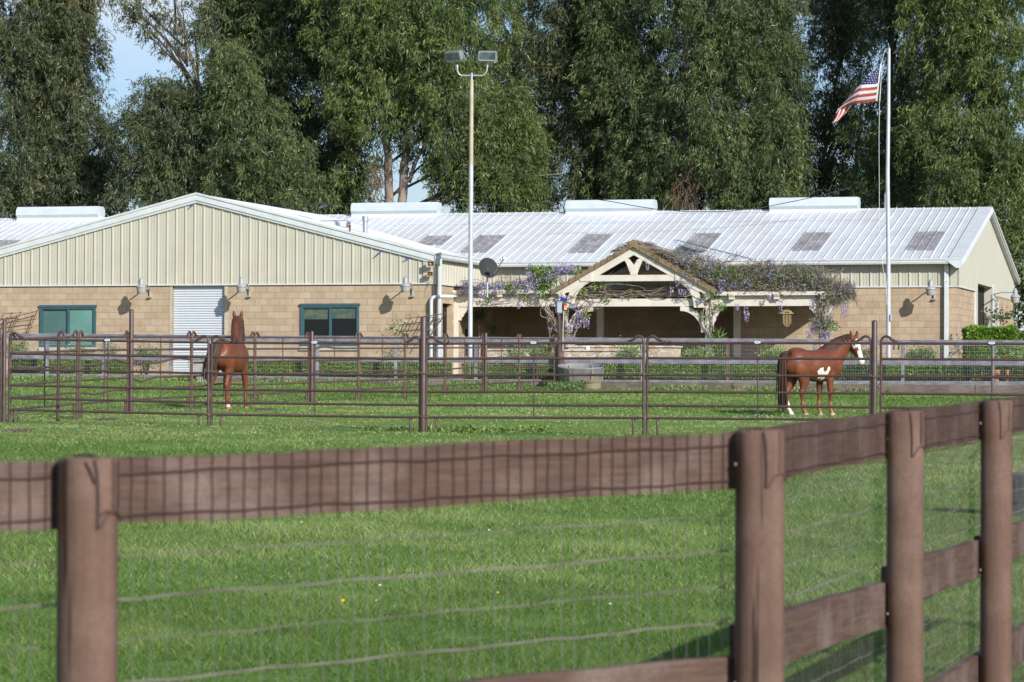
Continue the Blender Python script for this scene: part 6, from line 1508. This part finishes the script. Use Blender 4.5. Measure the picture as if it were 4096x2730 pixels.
weeds([(2580,3150,1552,1566,900,.12),(3400,4300,1556,1576,1900,.18),(40,800,1518,1535,900,.12),(1000,2200,1528,1545,1200,.14),(1780,2120,1528,1560,900,.16),(2980,3400,1560,1574,700,.14),(1440,1900,1722,1738,110,.05),(1690,2200,1718,1736,90,.05)],'broadleaf_weeds','wleaf','leafy green weeds along the sleeper edging and by the corral posts',.075)
weeds([(2196,2325,1550,1572,800,.20)],'grey_green_weeds','shrub','bluish green weeds in front of the grey stock tank',.07)
M['whiteflower']=mat('white_clover',(.75,.75,.70),.7); M['yellowflower']=mat('yellow_dandelion',(.85,.55,.03),.7)
def dots(regs,m,label,name,r):
    mb=MB()
    for (u0,u1,v0,v1,n,h) in regs:
        for i in range(n):
            p=G(u0+(u1-u0)*rng.random(),v0+(v1-v0)*rng.random())+Vector((0,0,h*(.7+.5*rng.random()))); s=r*(.6+.6*rng.random()); k=mb.pts([p+Vector((s*math.cos(a),0,s*.6*math.sin(a))) for a in np.linspace(0,2*PI,6)[:-1]]+[p+Vector((0,-s*.4,s*.5))])
            for j in range(5): mb.face((k+j,k+(j+1)%5,k+5))
    tag(build(mb,name,M[m]),label,'flowers',kind='stuff')
dots([(1900,2700,1635,1670,120,.04),(1850,2300,1640,1655,40,.04),(2700,3300,1668,1700,60,.04),(2900,3250,1660,1690,30,.04),(1500,1900,1600,1640,30,.05),(1900,2500,1580,1610,40,.05),(1000,2700,2100,2600,7,.06),(3060,3200,1675,1700,30,.05)],'whiteflower','small white clover flowers dotting the pasture','clover_flowers',.010)
dots([(0,3500,1560,1780,34,.05),(1200,2600,1780,1830,5,.05),(1200,2600,2000,2600,2,.06)],'yellowflower','scattered yellow dandelions in the pasture','dandelions',.013)
# bare soil scuffs
mb=MB()
for (u,v,w,d) in ((430,1678,45,.5),(1070,1640,70,.8),(930,1641,70,.7),(80,1722,60,.5),(2010,1569,60,.8),(2110,1560,60,.9)):
    c=G(u,v); n=16; rr=w/(F/c.y); mb.poly([Vector((c.x+rr*math.cos(a)*(1+.2*math.sin(3*a+u)),c.y+d*math.sin(a)*(1+.2*math.sin(2*a)),gznp(c.x+rr*math.cos(a),c.y+d*math.sin(a))+.008)) for a in np.linspace(0,2*PI,n+1)[:-1]])
for i,f in enumerate(()): pass
tag(build(mb,'bare_soil',M['soil']),kind='structure')
# ------------------------------------------------------------ horses
def coatmat(name,c0,c1,c2):
    nt=NT(name); at=nt.node('ShaderNodeAttribute'); at.attribute_name='coat'
    n1=noise(nt,4.5,4); n2=noise(nt,90,3,mscale=(1,1,.25))
    base=mixc(nt,ramp(nt,n1,[(.35,(0,0,0)),(.7,(1,1,1))]),c0,c1); base=mixc(nt,ramp(nt,n2,[(.35,(.0,.0,.0)),(.75,(.35,.35,.35))]),base,c2)
    dk=ramp(nt,at.outputs['Fac'],[(.0,(1,1,1)),(.18,(0,0,0))]); lg=ramp(nt,at.outputs['Fac'],[(.55,(0,0,0)),(.72,(1,1,1))]); tn=ramp(nt,at.outputs['Fac'],[(.28,(0,0,0)),(.5,(1,1,1))])
    c=mixc(nt,tn,base,(.34,.17,.085,1)); c=mixc(nt,lg,c,(.72,.66,.60,1)); c=mixc(nt,dk,c,(.05,.032,.025,1))
    nt.ln(c,nt.b.inputs['Base Color']); nt.b.inputs['Roughness'].default_value=.45; nt.b.inputs['Specular IOR Level'].default_value=.35
    bump(nt,n2,.15,.003); return nt.m
M['coat']=coatmat('chestnut_coat',(.205,.062,.028,1),(.115,.036,.018,1),(.07,.023,.013,1))
M['mane']=mat('chestnut_mane',(.060,.026,.015),.65,0,(.10,.042,.022),30,(1,1,.2))
M['tailhair']=mat('dark_tail_hair',(.050,.026,.019),.7,0,(.085,.042,.026),18,(3,3,.10),c3=(.035,.024,.02),s3=3)
M['eye']=mat('horse_eye',(.01,.006,.005),.1); M['pink']=mat('pink_nostril',(.30,.12,.10),.6)
def eloft(mb,st,lat=Vector((0,1,0)),n=20):
    """st: (center, r_along_normal, r_lateral)"""
    k=len(st); base=len(mb.v)
    for i,(c,ra,rl) in enumerate(st):
        c=Vector(c); d=(Vector(st[min(i+1,k-1)][0])-Vector(st[max(i-1,0)][0])).normalized()
        l=(lat-d*lat.dot(d)).normalized(); u=d.cross(l)
        for j in range(n):
            t=2*PI*j/n; mb.v.append(tuple(c+u*(ra*math.cos(t))+l*(rl*math.sin(t))))
    for i in range(k-1):
        for j in range(n): a=base+i*n+j; b=base+i*n+(j+1)%n; mb.face((a,b,b+n,a+n))
    mb.face(tuple(base+j for j in range(n-1,-1,-1))); mb.face(tuple(base+(k-1)*n+j for j in range(n)))
def dens(st,m=4):
    c=[Vector(s[0]) for s in st]; P_=smooth_path(c) if False else None
    out=[]
    for i in range(len(st)-1):
        a=st[max(i-1,0)];b=st[i];cc=st[i+1];d=st[min(i+2,len(st)-1)]
        for k in range(m):
            s=k/m
            def cr(w,x,y,z): return .5*((2*x)+(y-w)*s+(2*w-5*x+4*y-z)*s*s+(3*x-w-3*y+z)*s**3)
            out.append((cr(Vector(a[0]),Vector(b[0]),Vector(cc[0]),Vector(d[0])),cr(a[1],b[1],cc[1],d[1]),cr(a[2],b[2],cc[2],d[2])))
    out.append((Vector(st[-1][0]),st[-1][1],st[-1][2])); return out
def ball(mb,c,r,sx=1,sy=1,sz=1,n=14):
    c=Vector(c); base=len(mb.v); 
    for i in range(1,n):
        for j in range(n*2):
            t=PI*i/n; p=PI*j/n; mb.v.append((c.x+r*sx*math.sin(t)*math.cos(p),c.y+r*sy*math.sin(t)*math.sin(p),c.z+r*sz*math.cos(t)))
    for i in range(n-2):
        for j in range(2*n): a=base+i*2*n+j; b=base+i*2*n+(j+1)%(2*n); mb.face((a,b,b+2*n,a+2*n)[::-1])
    mb.face(tuple(base+j for j in range(2*n))); mb.face(tuple(base+(n-2)*2*n+j for j in range(2*n-1,-1,-1)))
def horse(label,loc,ang,legs,neck,head,coatf,tailf,mane_side,white_face=True):
    t=thing('horse',loc,label,'horse','chestnut horses'); t.rotation_euler=(0,0,ang)
    mb=MB()
    body=[((-.70,0,1.15),.11,.09),((-.65,0,1.13),.22,.18),((-.54,0,1.12),.29,.25),((-.38,0,1.12),.31,.28),((-.20,0,1.08),.305,.275),((0,0,1.05),.33,.292),((.18,0,1.05),.345,.288),((.34,0,1.08),.352,.258),((.49,0,1.07),.33,.235),((.62,0,1.06),.275,.20),((.71,0,1.05),.18,.15)]
    eloft(mb,dens(body,3),n=28)
    ball(mb,(.30,0,1.33),.12,1.5,.35,.75); ball(mb,(-.40,.10,1.2),.2,1.1,.75,.95); ball(mb,(-.40,-.10,1.2),.2,1.1,.75,.95)
    for s in (-1,1): ball(mb,(.50,s*.10,1.06),.15,1.,.75,1.25); ball(mb,(.58,s*.08,.98),.12,.85,.8,1.)
    for L in legs: eloft(mb,dens([(tuple(c),a*(1.2 if a<.12 else 1.05),b*(1.22 if a<.12 else 1.05)) for c,a,b in L],3),n=16)
    eloft(mb,dens(neck,3),n=20,lat=neck_lat(neck))
    hp,hd,hl=head['poll'],Vector(head['dir']).normalized(),head['len']; hlat=(Vector(head['lat'])-hd*Vector(head['lat']).dot(hd)).normalized(); hn=hlat.cross(hd); 
    if hn.z<0 and hn.dot(Vector(head['front']))<0: hn=-hn
    if hn.dot(Vector(head['front']))<0: hn=-hn
    def H(t,f,l): return Vector(hp)+hd*(t*hl)+hn*f+hlat*l
    st=[(H(-.10,-.02,0),.06,.055),(H(0,-.01,0),.105,.085),(H(.12,-.02,0),.145,.105),(H(.28,-.025,0),.155,.112),(H(.42,-.015,0),.128,.096),(H(.60,-.004,0),.094,.076),(H(.78,-.0,0),.080,.068),(H(.92,-.004,0),.084,.074),(H(1.0,-.010,0),.066,.060),(H(1.04,-.014,0),.035,.035)]
    eloft(mb,dens(st,3),n=20,lat=hlat)
    for s in (-1,1):
        ball(mb,H(.30,.055,s*.062),.034); ball(mb,H(.27,-.05,s*.05),.075,.9,.6,1); ball(mb,H(.93,.02,s*.036),.024)
        e0=H(-.02,.04,s*.068); ed=(Vector((0,0,1))*.9+hlat*s*.16+hn*.12-hd*.35).normalized(); e=[(e0-ed*.03,.044,.036),(e0+ed*.03,.050,.036),(e0+ed*.08,.046,.034),(e0+ed*.115,.032,.026),(e0+ed*.155,.014,.013)]
        eloft(mb,dens(e,3),n=12,lat=hlat)
    ball(mb,H(.96,-.05,0),.028)
    raw=bpy.data.meshes.new('raw'); raw.from_pydata(mb.v,[],mb.f); raw.update()
    ob=bpy.data.objects.new('raw',raw); scn.collection.objects.link(ob)
    rm=ob.modifiers.new('r','REMESH'); rm.mode='VOXEL'; rm.voxel_size=.0125
    sm=ob.modifiers.new('s','SMOOTH'); sm.iterations=7; sm.factor=.55
    bpy.context.view_layer.update(); me=bpy.data.meshes.new_from_object(ob.evaluated_get(bpy.context.evaluated_depsgraph_get())); bpy.data.objects.remove(ob)
    me.name='body'; me.materials.clear(); me.materials.append(M['coat'])
    n=len(me.vertices); co=np.empty(n*3,dtype=np.float32); me.vertices.foreach_get('co',co); co=co.reshape(-1,3)
    rel=co-np.array(hp); tt=rel@np.array(hd)/hl; ff=rel@np.array(hn); ll=rel@np.array(hlat)
    inhead=(tt>-.2)&(tt<1.15)&(np.abs(ll)<.13)&(np.abs(ff)<.16)&(co[:,2]>.95)&(co[:,0]>.5)
    coat=coatf(co,tt,ff,ll,inhead); at=me.attributes.new('coat','FLOAT','POINT'); at.data.foreach_set('value',np.clip(coat,0,1).astype(np.float32))
    me.polygons.foreach_set('use_smooth',np.ones(len(me.polygons),dtype=bool)); me.update()
    b=bpy.data.objects.new('body',me); link(b,t)
    def part(mb,name,m,par=t):
        me=bpy.data.meshes.new(name); me.from_pydata(mb.v,[],mb.f); me.materials.append(m); smooth_mesh(me,60); me.update(); o=bpy.data.objects.new(name,me); link(o,par); return o
    for s in (-1,1): e=MB(); ball(e,H(.30,.062,s*.078),.021,n=8); part(e,'eye',M['eye']); e=MB(); ball(e,H(.955,.026,s*.050),.013,n=6,sx=.8); part(e,'nostril',M['pink'] if white_face else M['eye'])
    mn=MB(); nk=dens(neck,6); lt=neck_lat(neck)
    for k in range(190):
        i=rng.integers(2,len(nk)); c,ra,rl=nk[i]; d=(Vector(nk[min(i+1,len(nk)-1)][0])-Vector(nk[max(i-1,0)][0])).normalized(); l=(lt-d*lt.dot(d)).normalized(); u=d.cross(l)
        if u.z<0: u=-u
        p=Vector(c)+u*(ra*.98)+l*rng.normal()*.008; s=mane_side; ln=rng.uniform(.5,1.0)
        def surf(an,ex): return Vector(c)+u*((ra+ex)*math.cos(an))+l*(s*(rl+ex)*math.sin(an))
        sh=-d*rng.uniform(0,.05); mn.tube([p,surf(.45,.010)+sh*.3,surf(.9*ln+.1,.014)+sh*.7,surf(1.35*ln+.15,.012)+sh*1.1],[.008,.010,.009,.003],4,False)
    for k in range(14): p=H(-.03,.05,0); mn.tube([p,H(.06,.075,rng.normal()*.02),H(.18+.08*rng.random(),.085,rng.normal()*.03)],[.012,.011,.003],5,False)
    part(mn,'mane',M['mane'])
    tl=MB(); tailf(tl); part(tl,'tail',M['tailhair'])
    return t
def neck_lat(neck):
    a,b=Vector(neck[0][0]),Vector(neck[-1][0]); d=b-a; d.z=0; d.normalize(); return Vector((-d.y,d.x,0))
def hind(x,y,dx=0,hx=0,lift=0):
    s=1 if y>0 else -1
    return [((-.46,s*.12,1.18),.20,.13),((-.44+dx*.2,s*.135,1.0),.205,.14),((-.42+dx*.4,y,.84),.15,.105),((-.455+dx*.7,y,.70),.100,.072),((-.52+dx*.9,y,.575),.066,.050),((-.565+dx,y,.485),.064,.043),((-.56+dx,y,.41),.044,.034),((-.55+dx+hx*.4,y,.29),.032,.027),((-.54+dx+hx*.8,y,.165),.041,.036),((-.505+dx+hx,y,.10),.033,.031),((-.485+dx+hx,y,.062),.046,.044),((-.465+dx+hx,y,.004),.062,.054)]
def fore(x,y):
    return [((.42,y*.85,1.10),.15,.10),((.39+x*.2,y,.93),.135,.090),((.375+x*.5,y,.80),.085,.066),((.38+x*.8,y,.64),.060,.052),((.39+x,y,.48),.047,.043),((.388+x,y,.42),.036,.034),((.386+x,y,.30),.028,.026),((.386+x,y,.165),.036,.034),((.41+x,y,.10),.030,.029),((.425+x,y,.06),.044,.042),((.445+x,y,.004),.058,.053)]
# standing horse
patch=[(770,690),(735,710),(710,765),(745,800),(765,860),(755,870),(815,850),(805,895),(860,860),(900,780),(922,690),(880,685),(860,735),(820,765),(800,740),(790,690)]
patch=[(((px-640)/738-.143)/.848,(1437-py)/738-.0) for px,py in patch]
def inpoly(x,z,poly):
    c=np.zeros(len(x),dtype=bool); j=len(poly)-1
    for i in range(len(poly)):
        xi,zi=poly[i]; xj,zj=poly[j]; m=((zi>z)!=(zj>z))&(x<(xj-xi)*(z-zi)/(zj-zi+1e-9)+xi); c^=m; j=i
    return c
def coat1(co,tt,ff,ll,ih):
    x,y,z=co.T; c=np.full(len(co),.22)
    c=np.where((z<.34),.30+.12*(np.sin(z*40+x*9)>.2),c)
    wob=.010*np.sin(x*70+z*31)+.008*np.sin(z*95-x*22); c=np.where(inpoly(x+wob,z+wob*.8,patch)&(y<-.03),1.,c)
    lh=(x<-.2)&(y>0); c=np.where(lh&(z<.30-.9*np.abs(x+.53)),1.,c); c=np.where(lh&(z<.12),.95,c)
    c=np.where((x>0)&(z<.17),.52,c); c=np.where(z<.055,.62 if True else 0,c)
    w=.030+.035*np.exp(-((tt-.25)/.12)**2)
    bl=ih&(ff>.0)&(np.abs(ll+.0)<w)&(tt>.10); c=np.where(bl,1.,c); c=np.where(ih&(tt>.55)&(ff>-.035)&(np.abs(ll)<.06),1.,c); c=np.where(ih&(tt>.80),1.,c)
    c=np.where(ih&(tt>.20)&(tt<.42)&(ff>.01)&(ll*S1>.02),.9,c)
    return c
S1=1
def tail1(tb):
    for k in range(110):
        ox,oy=rng.normal()*.024,rng.normal()*.032; f=rng.uniform(.45,1.0)
        tb.tube([(-.64+ox*.3,oy*.4,1.33),(-.725+ox*.5,oy*.7,1.30),(-.775+ox,oy,1.15),(-.785+ox*1.3,oy*1.3-.0,.85),(-.775+ox*1.6,oy*1.5,.5),(-.765+ox*1.9,oy*1.7,.5-.45*f)],[.026,.024,.017,.013,.010,.003],5,False)
u1=(3080+640/3.824); g1=G(u1,1664); SC=F/g1.y/193.*1.0
legs1=[hind(0,-.145,.20,-.0),hind(0,.145,.02,.02),fore(.0,-.135),fore(-.10,.135)]
neck1=[((.40,0,1.16),.33,.20),((.56,0,1.29),.295,.16),((.70,-.01,1.42),.245,.125),((.84,-.04,1.525),.195,.108),((.96,-.09,1.59),.150,.095),((1.0,-.12,1.62),.12,.085)]
wd=(.15,-.24,-.50); c_,s_=math.cos(.56),math.sin(.56)
def w2h(v): return (v[0]*c_+v[1]*s_,-v[0]*s_+v[1]*c_,v[2])
hz=Vector(w2h((.53,-.85,0)))
horse('chestnut paint horse with white blaze and belly patch standing side-on at the right',g1+Vector((0,0,.0)),.56,legs1,neck1,dict(poll=(1.0,-.12,1.625),dir=w2h(wd),len=.60,lat=hz.cross(Vector((0,0,1))),front=hz*.9+Vector((0,0,.4))),coat1,tail1,-1)
# rear-view horse walking away
PH=math.radians(16)
def coat2(co,tt,ff,ll,ih):
    x,y,z=co.T; c=np.full(len(co),.22); c=np.where((z<.10)&(x<0)&(y<0),.8,c); c=np.where((z<.055),.5,c); c=np.where((z<.07)&(y>0)&(x<0),.1,c); return c
def tail2(tb):
    for k in range(60):
        ox,oy=rng.normal()*.022,rng.normal()*.035; f=rng.uniform(.6,1.0)
        tb.tube([(-.64+ox*.3,.02+oy*.4,1.34),(-.735+ox*.5,.03+oy,1.30),(-.76+ox,.06+oy*1.2,1.1),(-.765+ox,.12+oy*1.4,.9),(-.76+ox,.16+oy*1.6,.9-.35*f)],[.035,.04,.036,.028,.006],6,False)
lh=[((-.46,.12,1.18),.20,.13),((-.46,.14,1.0),.20,.14),((-.46,.145,.84),.145,.105),((-.53,.145,.70),.095,.072),((-.60,.145,.585),.064,.050),((-.655,.145,.50),.062,.043),((-.67,.145,.42),.044,.034),((-.70,.15,.30),.032,.027),((-.74,.15,.19),.041,.036),((-.79,.15,.155),.033,.031),((-.825,.15,.13),.05,.046),((-.85,.15,.10),.062,.056)]
legs2=[lh,hind(0,-.145,.03,.0),fore(.16,-.15),fore(-.05,.14)]
neck2=[((.40,0,1.16),.30,.18),((.52,.02,1.34),.26,.145),((.61,.05,1.52),.22,.145),((.68,.08,1.69),.18,.135),((.73,.10,1.81),.15,.125),((.75,.105,1.86),.13,.11)]
g2=G(916,1637); 
t2=horse('chestnut horse seen from behind with its head raised and ears up',g2,PI/2-PH,legs2,neck2,dict(poll=(.75,.105,1.86),dir=(.62,.14,-.62),len=.58,lat=(-.22,.97,0),front=(.6,0.1,.6)),coat2,tail2,-1,False)
